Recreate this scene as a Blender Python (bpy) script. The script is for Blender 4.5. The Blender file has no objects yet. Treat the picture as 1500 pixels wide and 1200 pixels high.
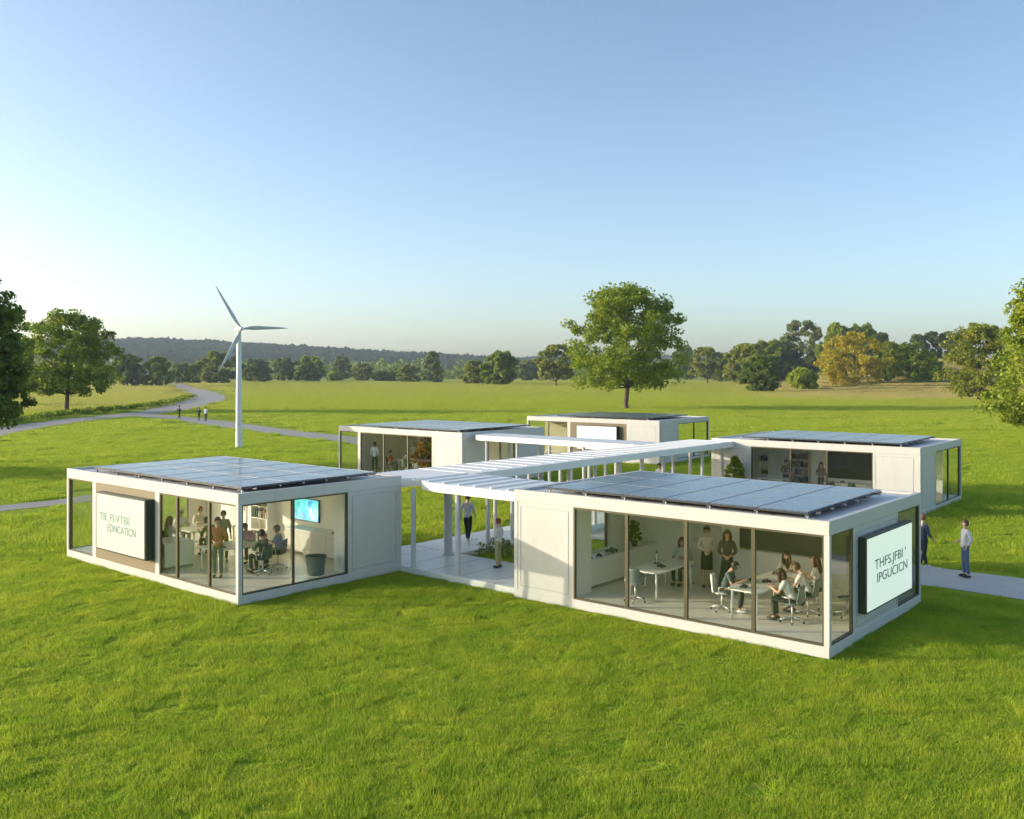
import bpy, bmesh, math, random
import numpy as np
from mathutils import Vector, Matrix, Euler
R = math.radians
rng = np.random.default_rng(7)
random.seed(7)
scene = bpy.context.scene
col = scene.collection

# ------------------------------------------------------------------ materials
def new_mat(name):
    m = bpy.data.materials.new(name); m.use_nodes = True
    return m, m.node_tree, m.node_tree.nodes['Principled BSDF']

def N(nt, t, **k):
    n = nt.nodes.new(t)
    for a, b in k.items():
        if a in n.inputs: n.inputs[a].default_value = b
        else: setattr(n, a, b)
    return n

_mc = {}
def plain(name, c, rough=.6, metal=0., var=.08, scale=6., bump=0., spec=.5):
    key = (name, tuple(c))
    if key in _mc: return _mc[key]
    m, nt, b = new_mat(name)
    tc = N(nt, 'ShaderNodeTexCoord')
    no = N(nt, 'ShaderNodeTexNoise', Scale=scale, Detail=5.)
    nt.links.new(tc.outputs['Object'], no.inputs['Vector'])
    mix = N(nt, 'ShaderNodeMix', data_type='RGBA')
    mix.inputs['A'].default_value = (*[x * (1 - var) for x in c], 1)
    mix.inputs['B'].default_value = (*[min(1, x * (1 + var)) for x in c], 1)
    nt.links.new(no.outputs['Fac'], mix.inputs['Factor'])
    nt.links.new(mix.outputs['Result'], b.inputs['Base Color'])
    b.inputs['Roughness'].default_value = rough
    b.inputs['Metallic'].default_value = metal
    b.inputs['Specular IOR Level'].default_value = spec
    if bump:
        bp = N(nt, 'ShaderNodeBump', Strength=bump, Distance=.02)
        nt.links.new(no.outputs['Fac'], bp.inputs['Height'])
        nt.links.new(bp.outputs['Normal'], b.inputs['Normal'])
    _mc[key] = m
    return m

def white_paint():
    m, nt, b = new_mat('white_cladding')
    tc = N(nt, 'ShaderNodeTexCoord')
    n1 = N(nt, 'ShaderNodeTexNoise', Scale=.7, Detail=6., Roughness=.6)
    n2 = N(nt, 'ShaderNodeTexNoise', Scale=30., Detail=3.)
    mp = N(nt, 'ShaderNodeMapping'); mp.inputs['Scale'].default_value = (2.5, 2.5, .35)
    n3 = N(nt, 'ShaderNodeTexNoise', Scale=2.2, Detail=4.)
    nt.links.new(tc.outputs['Object'], n1.inputs['Vector'])
    nt.links.new(tc.outputs['Object'], n2.inputs['Vector'])
    nt.links.new(tc.outputs['Object'], mp.inputs['Vector']); nt.links.new(mp.outputs['Vector'], n3.inputs['Vector'])
    ad = N(nt, 'ShaderNodeMath', operation='ADD'); nt.links.new(n1.outputs['Fac'], ad.inputs[0]); nt.links.new(n3.outputs['Fac'], ad.inputs[1])
    cr = N(nt, 'ShaderNodeValToRGB')
    cr.color_ramp.elements[0].position = .6; cr.color_ramp.elements[0].color = (.555, .54, .515, 1)
    cr.color_ramp.elements[1].position = 1.25; cr.color_ramp.elements[1].color = (.59, .58, .555, 1)
    nt.links.new(ad.outputs[0], cr.inputs['Fac'])
    nt.links.new(cr.outputs['Color'], b.inputs['Base Color'])
    b.inputs['Roughness'].default_value = .42
    bp = N(nt, 'ShaderNodeBump', Strength=.04, Distance=.01)
    nt.links.new(n2.outputs['Fac'], bp.inputs['Height']); nt.links.new(bp.outputs['Normal'], b.inputs['Normal'])
    return m
WHITE = white_paint()

def glass_mat():
    m = bpy.data.materials.new('window_glass'); m.use_nodes = True
    nt = m.node_tree; nt.nodes.clear()
    o = N(nt, 'ShaderNodeOutputMaterial')
    t = N(nt, 'ShaderNodeBsdfTransparent'); t.inputs['Color'].default_value = (.985, .995, .975, 1)
    g = N(nt, 'ShaderNodeBsdfGlossy', Roughness=.02)
    f = N(nt, 'ShaderNodeFresnel', IOR=1.45)
    ge = N(nt, 'ShaderNodeNewGeometry')            # same reflectance from either side of the thin pane
    mr = N(nt, 'ShaderNodeMapRange'); mr.inputs['To Min'].default_value = 1.45; mr.inputs['To Max'].default_value = 1 / 1.45
    nt.links.new(ge.outputs['Backfacing'], mr.inputs['Value']); nt.links.new(mr.outputs[0], f.inputs['IOR'])
    mx = N(nt, 'ShaderNodeMixShader')
    nt.links.new(f.outputs[0], mx.inputs[0]); nt.links.new(t.outputs[0], mx.inputs[1]); nt.links.new(g.outputs[0], mx.inputs[2])
    nt.links.new(mx.outputs[0], o.inputs['Surface'])
    return m
GLASS = glass_mat()

def emis(name, c, s):
    m, nt, b = new_mat(name)
    b.inputs['Base Color'].default_value = (*c, 1)
    b.inputs['Roughness'].default_value = .35
    b.inputs['Emission Color'].default_value = (*c, 1)
    b.inputs['Emission Strength'].default_value = s
    return m
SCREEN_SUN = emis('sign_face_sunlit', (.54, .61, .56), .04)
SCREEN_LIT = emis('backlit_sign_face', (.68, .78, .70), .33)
SCREEN_D = emis('blank_screen_added_glow', (.66, .72, .74), .22)  # glow added so the blank screen reads bright white

def tv_mat():
    m, nt, b = new_mat('tv_picture')
    tc = N(nt, 'ShaderNodeTexCoord')
    v = N(nt, 'ShaderNodeTexVoronoi', Scale=2.2)
    n = N(nt, 'ShaderNodeTexNoise', Scale=3.5, Detail=4.)
    nt.links.new(tc.outputs['Object'], n.inputs['Vector'])
    nt.links.new(tc.outputs['Object'], v.inputs['Vector'])
    cr = N(nt, 'ShaderNodeValToRGB')
    e = cr.color_ramp.elements
    e[0].position = .3; e[0].color = (.02, .18, .45, 1)
    e[1].position = .7; e[1].color = (.55, .85, .9, 1)
    x = e.new(.48); x.color = (.05, .5, .6, 1)
    x = e.new(.6); x.color = (.1, .62, .62, 1)
    nt.links.new(n.outputs['Fac'], cr.inputs['Fac'])
    mx = N(nt, 'ShaderNodeMix', data_type='RGBA', blend_type='OVERLAY'); mx.inputs['Factor'].default_value = .35
    nt.links.new(cr.outputs['Color'], mx.inputs['A']); nt.links.new(v.outputs['Color'], mx.inputs['B'])
    nt.links.new(mx.outputs['Result'], b.inputs['Emission Color'])
    b.inputs['Emission Strength'].default_value = .8
    b.inputs['Base Color'].default_value = (.02, .02, .02, 1)
    b.inputs['Roughness'].default_value = .2
    return m

def solar_mat(dark=False):
    m, nt, b = new_mat('solar_cells_dark' if dark else 'solar_cells')
    tc = N(nt, 'ShaderNodeTexCoord')
    br = N(nt, 'ShaderNodeTexBrick', Scale=1.)
    br.offset = 0.; br.inputs['Brick Width'].default_value = .16; br.inputs['Row Height'].default_value = .16
    br.inputs['Mortar Size'].default_value = .006
    c = (.012, .014, .022) if dark else (.06, .09, .14)
    br.inputs['Color1'].default_value = (*c, 1); br.inputs['Color2'].default_value = (c[0] * 1.3, c[1] * 1.3, c[2] * 1.2, 1)
    br.inputs['Mortar'].default_value = (.22, .25, .28, 1)
    nt.links.new(tc.outputs['Object'], br.inputs['Vector'])
    nt.links.new(br.outputs['Color'], b.inputs['Base Color'])
    n = N(nt, 'ShaderNodeTexNoise', Scale=3., Detail=5.)
    nt.links.new(tc.outputs['Object'], n.inputs['Vector'])
    mr = N(nt, 'ShaderNodeMapRange'); mr.inputs['To Min'].default_value = .12; mr.inputs['To Max'].default_value = .34
    nt.links.new(n.outputs['Fac'], mr.inputs['Value']); nt.links.new(mr.outputs[0], b.inputs['Roughness'])
    b.inputs['Specular IOR Level'].default_value = .5
    b.inputs['Coat Weight'].default_value = .3; b.inputs['Coat Roughness'].default_value = .1
    return m
SOLAR = solar_mat(); SOLARD = solar_mat(True)

DARK = plain('dark_aluminium', (.10, .09, .055), .4, .3)
BLACK = plain('black_plastic', (.02, .022, .022), .45)
RAIL = plain('galvanised_rail', (.45, .46, .48), .35, .8)
TAN = plain('tan_board', (.20, .155, .085), .6, scale=2.5)
INNER = plain('interior_white', (.93, .91, .85), .6, var=.02)
FLOORM = plain('vinyl_floor', (.78, .74, .63), .32, var=.05, scale=1.5)
TABLEM = plain('white_laminate', (.84, .83, .78), .3, var=.02)
CHROME = plain('pale_metal', (.62, .63, .6), .3, .5)
GREYSH = plain('grey_chair_shell', (.20, .24, .23), .5)
DKSH = plain('dark_chair_shell', (.06, .085, .07), .5)
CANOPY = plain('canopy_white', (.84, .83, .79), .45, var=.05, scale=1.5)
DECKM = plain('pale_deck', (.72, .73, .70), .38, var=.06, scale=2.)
BLACKB = plain('blackboard_surface', (.075, .08, .055), .5, scale=1.5, var=.2)
BARK = plain('bark', (.13, .10, .07), .9, var=.4, scale=8., bump=.6)
WOODM = plain('pale_wood', (.55, .40, .24), .5, scale=4.)

def field_colour(nt, kind):
    """world-position driven meadow colour shared by the ground sheet and the grass on it"""
    g = N(nt, 'ShaderNodeNewGeometry')
    big = N(nt, 'ShaderNodeTexNoise', Scale=.035, Detail=4.)
    med = N(nt, 'ShaderNodeTexNoise', Scale=.8, Detail=6., Roughness=.7)
    fine = N(nt, 'ShaderNodeTexNoise', Scale=4.5, Detail=4., Roughness=.7)
    for n in (big, med, fine): nt.links.new(g.outputs['Position'], n.inputs['Vector'])
    def mix(a, b, f, lo=.35, hi=.65):
        mr = N(nt, 'ShaderNodeMapRange'); mr.inputs['From Min'].default_value = lo; mr.inputs['From Max'].default_value = hi
        nt.links.new(f, mr.inputs['Value'])
        mx = N(nt, 'ShaderNodeMix', data_type='RGBA')
        nt.links.new(mr.outputs[0], mx.inputs['Factor'])
        for s, v in (('A', a), ('B', b)):
            if isinstance(v, tuple): mx.inputs[s].default_value = (*v, 1)
            else: nt.links.new(v, mx.inputs[s])
        return mx.outputs['Result']
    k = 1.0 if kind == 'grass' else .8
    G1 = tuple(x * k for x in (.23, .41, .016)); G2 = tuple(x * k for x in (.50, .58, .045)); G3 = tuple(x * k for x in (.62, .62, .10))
    lush = mix(G1, G2, med.outputs['Fac'], .32, .68)
    if kind == 'grass':                               # each blade a little different, some dry
        lush = mix(lush, (.72, .66, .16), g.outputs['Random Per Island'], .35, 2.2)
    lush = mix(lush, G3, fine.outputs['Fac'], .5, .8)
    # far meadow turns yellower, the rough field behind on the right is straw coloured
    dry = tuple(x * k for x in (.54, .46, .16)); mid = tuple(x * k for x in (.42, .44, .08))
    sx = N(nt, 'ShaderNodeSeparateXYZ'); nt.links.new(g.outputs['Position'], sx.inputs[0])
    def math_(op, a, b, clamp=False):
        n = N(nt, 'ShaderNodeMath', operation=op); n.use_clamp = clamp
        for i, v in enumerate((a, b)):
            if isinstance(v, (int, float)): n.inputs[i].default_value = v
            else: nt.links.new(v, n.inputs[i])
        return n.outputs[0]
    far = math_('DIVIDE', math_('SUBTRACT', sx.outputs['Y'], 60.), 300., True)
    lush = mix(lush, mid, far, 0., 1.)
    wob = math_('MULTIPLY', math_('SUBTRACT', big.outputs['Fac'], .5), 120.)
    # right rear straw field: y > 175 and x > .13y
    a = math_('DIVIDE', math_('ADD', math_('SUBTRACT', sx.outputs['Y'], 208.), wob), 30., True)
    b = math_('DIVIDE', math_('SUBTRACT', sx.outputs['X'], math_('MULTIPLY', sx.outputs['Y'], .22)), 25., True)
    m1 = math_('MULTIPLY', a, b)
    # left rear hay field beyond the path
    c = math_('DIVIDE', math_('SUBTRACT', sx.outputs['Y'], math_('ADD', 150., math_('MULTIPLY', math_('ADD', sx.outputs['X'], 60.), .9))), 12., True)
    d = math_('DIVIDE', math_('SUBTRACT', math_('MULTIPLY', sx.outputs['Y'], -.30), sx.outputs['X']), 12., True)
    m2 = math_('MULTIPLY', math_('MULTIPLY', c, d), .4)
    m = math_('MAXIMUM', m1, m2)
    return mix(lush, dry, m, 0., 1.), fine, med

def ground_mat():
    m, nt, b = new_mat('meadow_ground')
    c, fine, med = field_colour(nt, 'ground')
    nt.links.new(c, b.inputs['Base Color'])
    b.inputs['Roughness'].default_value = .95; b.inputs['Specular IOR Level'].default_value = .1
    bp = N(nt, 'ShaderNodeBump', Strength=1., Distance=.25)
    nt.links.new(fine.outputs['Fac'], bp.inputs['Height']); nt.links.new(bp.outputs['Normal'], b.inputs['Normal'])
    return m
def grass_mat():
    m, nt, b = new_mat('grass_blades')
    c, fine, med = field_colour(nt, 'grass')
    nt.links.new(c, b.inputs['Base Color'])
    b.inputs['Roughness'].default_value = .6; b.inputs['Specular IOR Level'].default_value = .25
    tr = N(nt, 'ShaderNodeBsdfTranslucent'); nt.links.new(c, tr.inputs['Color'])
    mx = N(nt, 'ShaderNodeMixShader'); mx.inputs[0].default_value = .5
    o = nt.nodes['Material Output']
    nt.links.new(b.outputs[0], mx.inputs[1]); nt.links.new(tr.outputs[0], mx.inputs[2]); nt.links.new(mx.outputs[0], o.inputs['Surface'])
    return m
GRASSM = grass_mat(); GROUNDM = ground_mat()

def leaf_mat(name, c1, c2, trans=.48):
    m, nt, b = new_mat(name)
    tc = N(nt, 'ShaderNodeTexCoord')
    n = N(nt, 'ShaderNodeTexNoise', Scale=.55, Detail=4., Roughness=.7); nt.links.new(tc.outputs['Object'], n.inputs['Vector'])
    mr = N(nt, 'ShaderNodeMapRange'); mr.inputs['From Min'].default_value = .35; mr.inputs['From Max'].default_value = .65
    nt.links.new(n.outputs['Fac'], mr.inputs['Value'])
    mx = N(nt, 'ShaderNodeMix', data_type='RGBA'); mx.inputs['A'].default_value = (*c1, 1); mx.inputs['B'].default_value = (*c2, 1)
    nt.links.new(mr.outputs[0], mx.inputs['Factor']); nt.links.new(mx.outputs['Result'], b.inputs['Base Color'])
    b.inputs['Roughness'].default_value = .5; b.inputs['Specular IOR Level'].default_value = .35
    tr = N(nt, 'ShaderNodeBsdfTranslucent'); nt.links.new(mx.outputs['Result'], tr.inputs['Color'])
    ms = N(nt, 'ShaderNodeMixShader'); ms.inputs[0].default_value = trans
    nt.links.new(b.outputs[0], ms.inputs[1]); nt.links.new(tr.outputs[0], ms.inputs[2]); nt.links.new(ms.outputs[0], nt.nodes['Material Output'].inputs['Surface'])
    return m
LEAF = {
    'green': leaf_mat('leaves_green', (.17, .26, .022), (.34, .40, .035)),
    'dark': leaf_mat('leaves_dark', (.13, .20, .03), (.22, .28, .045)),
    'light': leaf_mat('leaves_light', (.24, .33, .035), (.42, .47, .06)),
    'olive': leaf_mat('leaves_olive', (.21, .26, .03), (.36, .38, .055)),
    'gold': leaf_mat('leaves_golden', (.40, .33, .025), (.56, .48, .045)),
    'grey': leaf_mat('leaves_greygreen', (.17, .22, .06), (.29, .33, .09)),
    'indoor': leaf_mat('leaves_indoor', (.10, .20, .03), (.25, .36, .06)),
    'rust': leaf_mat('leaves_rust', (.12, .05, .02), (.40, .15, .04)),
}

# ------------------------------------------------------------------ objects
def link(o, parent=None):
    col.objects.link(o)
    if parent is not None: o.parent = parent
    return o
def tag(o, label=None, cat=None, group=None, kind=None):
    if label: o['label'] = label
    if cat: o['category'] = cat
    if group: o['group'] = group
    if kind: o['kind'] = kind
    return o
def empty(name, label, cat, loc=(0, 0, 0), rz=0., group=None):
    o = bpy.data.objects.new(name, None); o.location = loc; o.rotation_euler = (0, 0, rz)
    o.empty_display_size = .2
    link(o); return tag(o, label, cat, group)
def children(o): return [c for c in bpy.data.objects if c.parent == o]
def copy_tree(o, parent=None):
    c = o.copy(); col.objects.link(c)
    if parent is not None: c.parent = parent
    for ch in kids.get(o, []): 
        k = copy_tree(ch, c); kids.setdefault(c, []).append(k)
    return c
kids = {}

class MB:
    def __init__(s): s.v = []; s.f = []; s.m = []; s.mi = 0; s.sm = []
    def add(s, vs, fs, smooth=False):
        o = len(s.v); s.v += [tuple(p) for p in vs]
        for f in fs: s.f.append([i + o for i in f]); s.m.append(s.mi); s.sm.append(smooth)
        return s
    def box(s, x0, x1, y0, y1, z0, z1):
        x0, x1 = sorted((x0, x1)); y0, y1 = sorted((y0, y1)); z0, z1 = sorted((z0, z1))
        return s.add([(x0, y0, z0), (x1, y0, z0), (x1, y1, z0), (x0, y1, z0), (x0, y0, z1), (x1, y0, z1), (x1, y1, z1), (x0, y1, z1)],
                     [(0, 3, 2, 1), (4, 5, 6, 7), (0, 1, 5, 4), (1, 2, 6, 5), (2, 3, 7, 6), (3, 0, 4, 7)])
    def tube(s, pts, rad, n=8, caps=True):
        pts = [Vector(p) for p in pts]
        if not hasattr(rad, '__len__'): rad = [rad] * len(pts)
        vs = []; prev = None
        for i, p in enumerate(pts):
            d = (pts[min(i + 1, len(pts) - 1)] - pts[max(i - 1, 0)])
            d = d.normalized() if d.length > 1e-9 else Vector((0, 0, 1))
            a = prev if prev is not None and abs(prev.dot(d)) < .95 else (Vector((1, 0, 0)) if abs(d.x) < .9 else Vector((0, 1, 0)))
            a = (a - d * a.dot(d)).normalized(); prev = a; b = d.cross(a)
            for k in range(n):
                t = 2 * math.pi * k / n
                vs.append(p + (a * math.cos(t) + b * math.sin(t)) * rad[i])
        fs = []
        for i in range(len(pts) - 1):
            for k in range(n):
                fs.append((i * n + k, i * n + (k + 1) % n, (i + 1) * n + (k + 1) % n, (i + 1) * n + k))
        if caps:
            fs.append(tuple(reversed(range(n)))); fs.append(tuple(range((len(pts) - 1) * n, len(pts) * n)))
        return s.add(vs, fs, True)
    def lathe(s, prof, n=20, c=(0, 0, 0), sx=1., sy=1.):
        vs = [(c[0] + r * sx * math.cos(2 * math.pi * k / n), c[1] + r * sy * math.sin(2 * math.pi * k / n), c[2] + z) for r, z in prof for k in range(n)]
        fs = [(i * n + k, i * n + (k + 1) % n, (i + 1) * n + (k + 1) % n, (i + 1) * n + k) for i in range(len(prof) - 1) for k in range(n)]
        fs.append(tuple(reversed(range(n)))); fs.append(tuple(range((len(prof) - 1) * n, len(prof) * n)))
        return s.add(vs, fs, True)
    def ball(s, c, r, n=10, m=7, keep=None):
        r = r if hasattr(r, '__len__') else (r, r, r)
        prof = [(math.sin(math.pi * i / m), -math.cos(math.pi * i / m)) for i in range(m + 1)]
        vs = [(c[0] + r[0] * max(a, .001) * math.cos(2 * math.pi * k / n), c[1] + r[1] * max(a, .001) * math.sin(2 * math.pi * k / n), c[2] + r[2] * z) for a, z in prof for k in range(n)]
        fs = [(i * n + k, i * n + (k + 1) % n, (i + 1) * n + (k + 1) % n, (i + 1) * n + k) for i in range(m) for k in range(n)]
        if keep: fs = [f for f in fs if keep(sum((Vector(vs[i]) for i in f), Vector()) / 4)]
        return s.add(vs, fs, True)
    def prism(s, poly, z0, z1):
        n = len(poly)
        return s.add([(x, y, z0) for x, y in poly] + [(x, y, z1) for x, y in poly],
                     [tuple(reversed(range(n))), tuple(range(n, 2 * n))] + [(i, (i + 1) % n, n + (i + 1) % n, n + i) for i in range(n)])
    def mesh(s, name, mats, bevel=0.):
        me = bpy.data.meshes.new(name)
        me.from_pydata(s.v, [], s.f)
        mats = mats if isinstance(mats, (list, tuple)) else [mats]
        for m in mats: me.materials.append(m)
        me.polygons.foreach_set('material_index', s.m)
        me.polygons.foreach_set('use_smooth', s.sm)
        if bevel:
            bm = bmesh.new(); bm.from_mesh(me)
            bmesh.ops.bevel(bm, geom=list(bm.edges), offset=bevel, segments=1, affect='EDGES', clamp_overlap=True)
            bm.to_mesh(me); bm.free()
        me.update(); return me
    def build(s, name, mats, parent=None, loc=None, bevel=0., **t):
        o = bpy.data.objects.new(name, s.mesh(name, mats, bevel))
        link(o, parent)
        if loc is not None: o.location = loc
        if parent is not None: kids.setdefault(parent, []).append(o)
        if t: tag(o, t.get('label'), t.get('cat'), t.get('group'), t.get('kind'))
        return o
def B(*a): return MB().box(*a)

def np_mesh(name, V, F, mat):
    """V (n,3), F (m,k)"""
    me = bpy.data.meshes.new(name)
    n, (m, k) = len(V), F.shape
    me.vertices.add(n); me.vertices.foreach_set('co', V.astype(np.float32).ravel())
    me.loops.add(m * k); me.loops.foreach_set('vertex_index', F.astype(np.int32).ravel())
    me.polygons.add(m); me.polygons.foreach_set('loop_start', np.arange(0, m * k, k, dtype=np.int32))
    me.polygons.foreach_set('loop_total', np.full(m, k, dtype=np.int32))
    me.materials.append(mat); me.update(calc_edges=True)
    return me

# ------------------------------------------------------------------ camera, sky, sun
CAMH, FPX, HOR = 6.2, 1383., 545.
cam = bpy.data.cameras.new('camera'); co = bpy.data.objects.new('camera', cam); link(co)
co.location = (0, 0, CAMH); co.rotation_euler = (R(90), 0, 0)
cam.sensor_width = 36; cam.lens = 36 * FPX / 1500; cam.shift_y = -(600 - HOR) / 1500
cam.clip_start = .1; cam.clip_end = 9000
scene.camera = co

SUN_EL = R(11.9)
w = bpy.data.worlds.new('World'); scene.world = w; w.use_nodes = True
nt = w.node_tree
sky = nt.nodes.new('ShaderNodeTexSky'); sky.sky_type = 'NISHITA'; sky.sun_disc = False
sky.sun_elevation = SUN_EL; sky.sun_rotation = R(-90 + 4.5)
sky.altitude = 100; sky.air_density = .7; sky.dust_density = 1.95; sky.ozone_density = 1.4
nt.links.new(sky.outputs[0], nt.nodes['Background'].inputs[0])
nt.nodes['Background'].inputs[1].default_value = .15
sl = bpy.data.lights.new('sun', 'SUN'); so = bpy.data.objects.new('sun', sl); link(so)
sl.energy = 2.05; sl.angle = R(.5); sl.color = (1., .91, .78)
tr = Vector((math.cos(SUN_EL), -.03, -math.sin(SUN_EL)))
so.rotation_euler = tr.to_track_quat('-Z', 'Y').to_euler(); so.location = (-40, 0, 30)
vs = scene.view_settings; vs.view_transform = 'Standard'; vs.look = 'None'; vs.exposure = 1.12; vs.gamma = 1
vs.use_white_balance = True; vs.white_balance_temperature = 6850; vs.white_balance_tint = 7
scene.cycles.use_denoising = True
scene.cycles.max_bounces = 8; scene.cycles.transparent_max_bounces = 16
scene.cycles.diffuse_bounces = 6; scene.cycles.glossy_bounces = 3; scene.cycles.volume_bounces = 0
scene.cycles.caustics_reflective = False; scene.cycles.caustics_refractive = False
scene.cycles.sample_clamp_indirect = 4

def gp(px, py, z=0.):
    d = (CAMH - z) * FPX / (py - HOR); return ((px - 750) / FPX * d, d)

# ------------------------------------------------------------------ school modules
def shared_box_part(parent, name, mat, *a, **k): return B(*a).build(name, mat, parent, **k)

def make_module(loc, rot, Lu, Lv, segL, segR, segBv, segBu, label, panels, H=2.98, grp='white modular classroom blocks', dark_solar=False):
    """local x runs along the shaded face, y along the sunlit face; segBv: far end face (y=Lv), segBu: rear face (x=Lu)"""
    root = empty('modular_classroom', label, 'building', (loc[0], loc[1], 0), R(rot), grp)
    z0, z1 = .27, 2.67; T = .12
    # base frame and floor
    m = MB().box(0, Lu, 0, Lv, .02, z0)
    m.build('floor_frame', WHITE, root, bevel=.008)
    B(T, Lu - T, T, Lv - T, z0 + .003, z0 + .03).build('floor_panel', FLOORM, root)
    # roof: soffit slab, fascia, parapet lip
    rf = B(0, Lu, 0, Lv, z1, H - .06).build('roof', WHITE, root, bevel=.008)
    p = .13; m = MB()
    m.prism([(0, 0), (Lu, 0), (Lu - p, p), (p, p)], H - .062, H); m.prism([(0, Lv), (p, Lv - p), (Lu - p, Lv - p), (Lu, Lv)], H - .062, H)
    m.prism([(0, 0), (p, p), (p, Lv - p), (0, Lv)], H - .062, H); m.prism([(Lu, 0), (Lu, Lv), (Lu - p, Lv - p), (Lu - p, p)], H - .062, H)
    m.build('parapet', WHITE, rf)
    B(T, Lu - T, T, Lv - T, z1 - .03, z1 - .003).build('ceiling_panel', INNER, root)
    # corner posts
    for cx, cy in ((0, 0), (Lu - T, 0), (0, Lv - T), (Lu - T, Lv - T)):
        B(cx, cx + T, cy, cy + T, z0, z1).build('corner_post', WHITE, root)
    def face(segs, to):   # to(s0,s1,d0,d1,za,zb) -> box args
        for s0, s1, kind in segs:
            if kind in ('wall', 'brown'):
                mt = TAN if kind == 'brown' else WHITE
                wl = B(*to(s0, s1, .012, .10, z0, z1)).build('wall_panel', mt, root)
                if kind == 'wall' and s1 - s0 > 1.2:     # recessed joint lines framing the panel
                    g = MB()
                    for (a, b, c, d) in ((s0 + .16, s1 - .1, z0 + .10, z0 + .112), (s0 + .16, s1 - .1, z1 - .142, z1 - .13),
                                         (s0 + .16, s0 + .172, z0 + .112, z1 - .142), (s1 - .112, s1 - .1, z0 + .112, z1 - .142)):
                        g.box(*to(a, b, .004, .014, c, d))
                    g.build('panel_joint', plain('joint_line', (.40, .39, .37), .7), wl)
            elif kind == 'glass':
                fr = MB(); t = .045
                fr.box(*to(s0, s1, .02, .09, z0, z0 + t)); fr.box(*to(s0, s1, .02, .09, z1 - t, z1))
                fr.box(*to(s0, s0 + t, .02, .09, z0 + t, z1 - t)); fr.box(*to(s1 - t, s1, .02, .09, z0 + t, z1 - t))
                f = fr.build('window', DARK, root)
                B(*to(s0 + t, s1 - t, .05, .056, z0 + t, z1 - t)).build('pane', GLASS, f)
    face(segL, lambda a, b, c, d, e, f: (c, d, a, b, e, f))
    face(segR, lambda a, b, c, d, e, f: (a, b, c, d, e, f))
    face(segBu, lambda a, b, c, d, e, f: (Lu - d, Lu - c, a, b, e, f))
    face(segBv, lambda a, b, c, d, e, f: (a, b, Lv - d, Lv - c, e, f))
    # solar array
    x0, x1, y0, y1, nx, ny, zp, tilt = panels
    arr = bpy.data.objects.new('solar_array', None); link(arr, root); kids.setdefault(root, []).append(arr)
    arr.location = (x0, y0, zp); arr.rotation_euler = (0, tilt, 0); arr.empty_display_size = .2
    wx, wy = (x1 - x0) / nx, (y1 - y0) / ny
    pm = MB().box(.008, wx - .008, .008, wy - .008, 0, .035); pm.mi = 1
    fr = .022
    for a in ((.008, wx - .008, .008, fr, .035, .038), (.008, wx - .008, wy - fr, wy - .008, .035, .038), (.008, fr, fr, wy - fr, .035, .038), (wx - fr, wx - .008, fr, wy - fr, .035, .038)): pm.box(*a)
    me = pm.mesh('solar_panel', [SOLARD if dark_solar else SOLAR, plain('panel_frame', (.22, .25, .28), .45, .3)])
    for i in range(nx):
        for j in range(ny):
            o = bpy.data.objects.new('solar_panel', me); link(o, arr); o.location = (i * wx, j * wy, 0)
    rm = B(-.02, .02, -.12, (y1 - y0) + .05, -.05, -.004).mesh('mounting_rail', RAIL)
    for i in range(nx * 2):
        o = bpy.data.objects.new('mounting_rail', rm); link(o, arr); o.location = ((i + .5) * wx / 2, 0, 0)
    fe = MB().box(0, .02, -.02, (y1 - y0) + .02, -.035, -.002); fe.box(.02, x1 - x0, -.02, 0, -.035, -.002)
    fe.build('edge_trim', BLACK, arr)
    zf = -(zp - (H - .06)); ft = MB()
    ft.box(-.14, .10, 0, .06, zf + .002, zf + .02); ft.box(.03, .08, .01, .05, zf + .02, -.055); ft.box(-.08, .03, .015, .045, -.054, -.036)
    fm = ft.mesh('roof_bracket', RAIL)
    for j in range(ny + 1):
        o = bpy.data.objects.new('roof_bracket', fm); link(o, arr); o.location = (0, j * (y1 - y0 - .1) / ny, 0)
    return root

W = 'wall'; G = 'glass'
A = make_module((-7.23, 24.93), 49.1, 5.8, 10.12,
    [(.12, 1.47, G), (1.47, 3.15, G), (3.15, 4.10, G), (4.10, 4.33, W), (4.33, 8.08, 'brown'), (8.08, 8.30, W), (8.30, 9.99, G)],
    [(.12, 1.77, G), (1.77, 3.70, G), (3.70, 5.68, W)],
    [(.12, 2.2, G), (2.2, 4.4, G), (4.4, 5.68, W)], [(.12, 4.8, W), (4.8, 7.2, W), (7.2, 10.0, W)],
    'white classroom block nearest the left edge, with lettered sign board and orange shirted man inside',
    (.38, 5.15, .45, 8.95, 3, 6, 3.05, R(-.4)))
Bm = make_module((6.82, 20.29), 50.2, 6.4, 8.80,
    [(.12, 1.77, G), (1.77, 3.50, G), (3.50, 5.17, G), (5.17, 6.80, G), (6.80, 8.68, W)],
    [(.12, 1.45, G), (1.45, 4.55, W), (4.55, 6.28, G)],
    [(.12, 2.2, W), (2.2, 4.4, G), (4.4, 6.28, W)], [(.12, 4.3, W), (4.3, 8.68, W)],
    'large white classroom block in the right foreground with pupils around a white table',
    (.36, 5.15, .62, 7.95, 3, 6, 3.055, R(-.4)))
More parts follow.
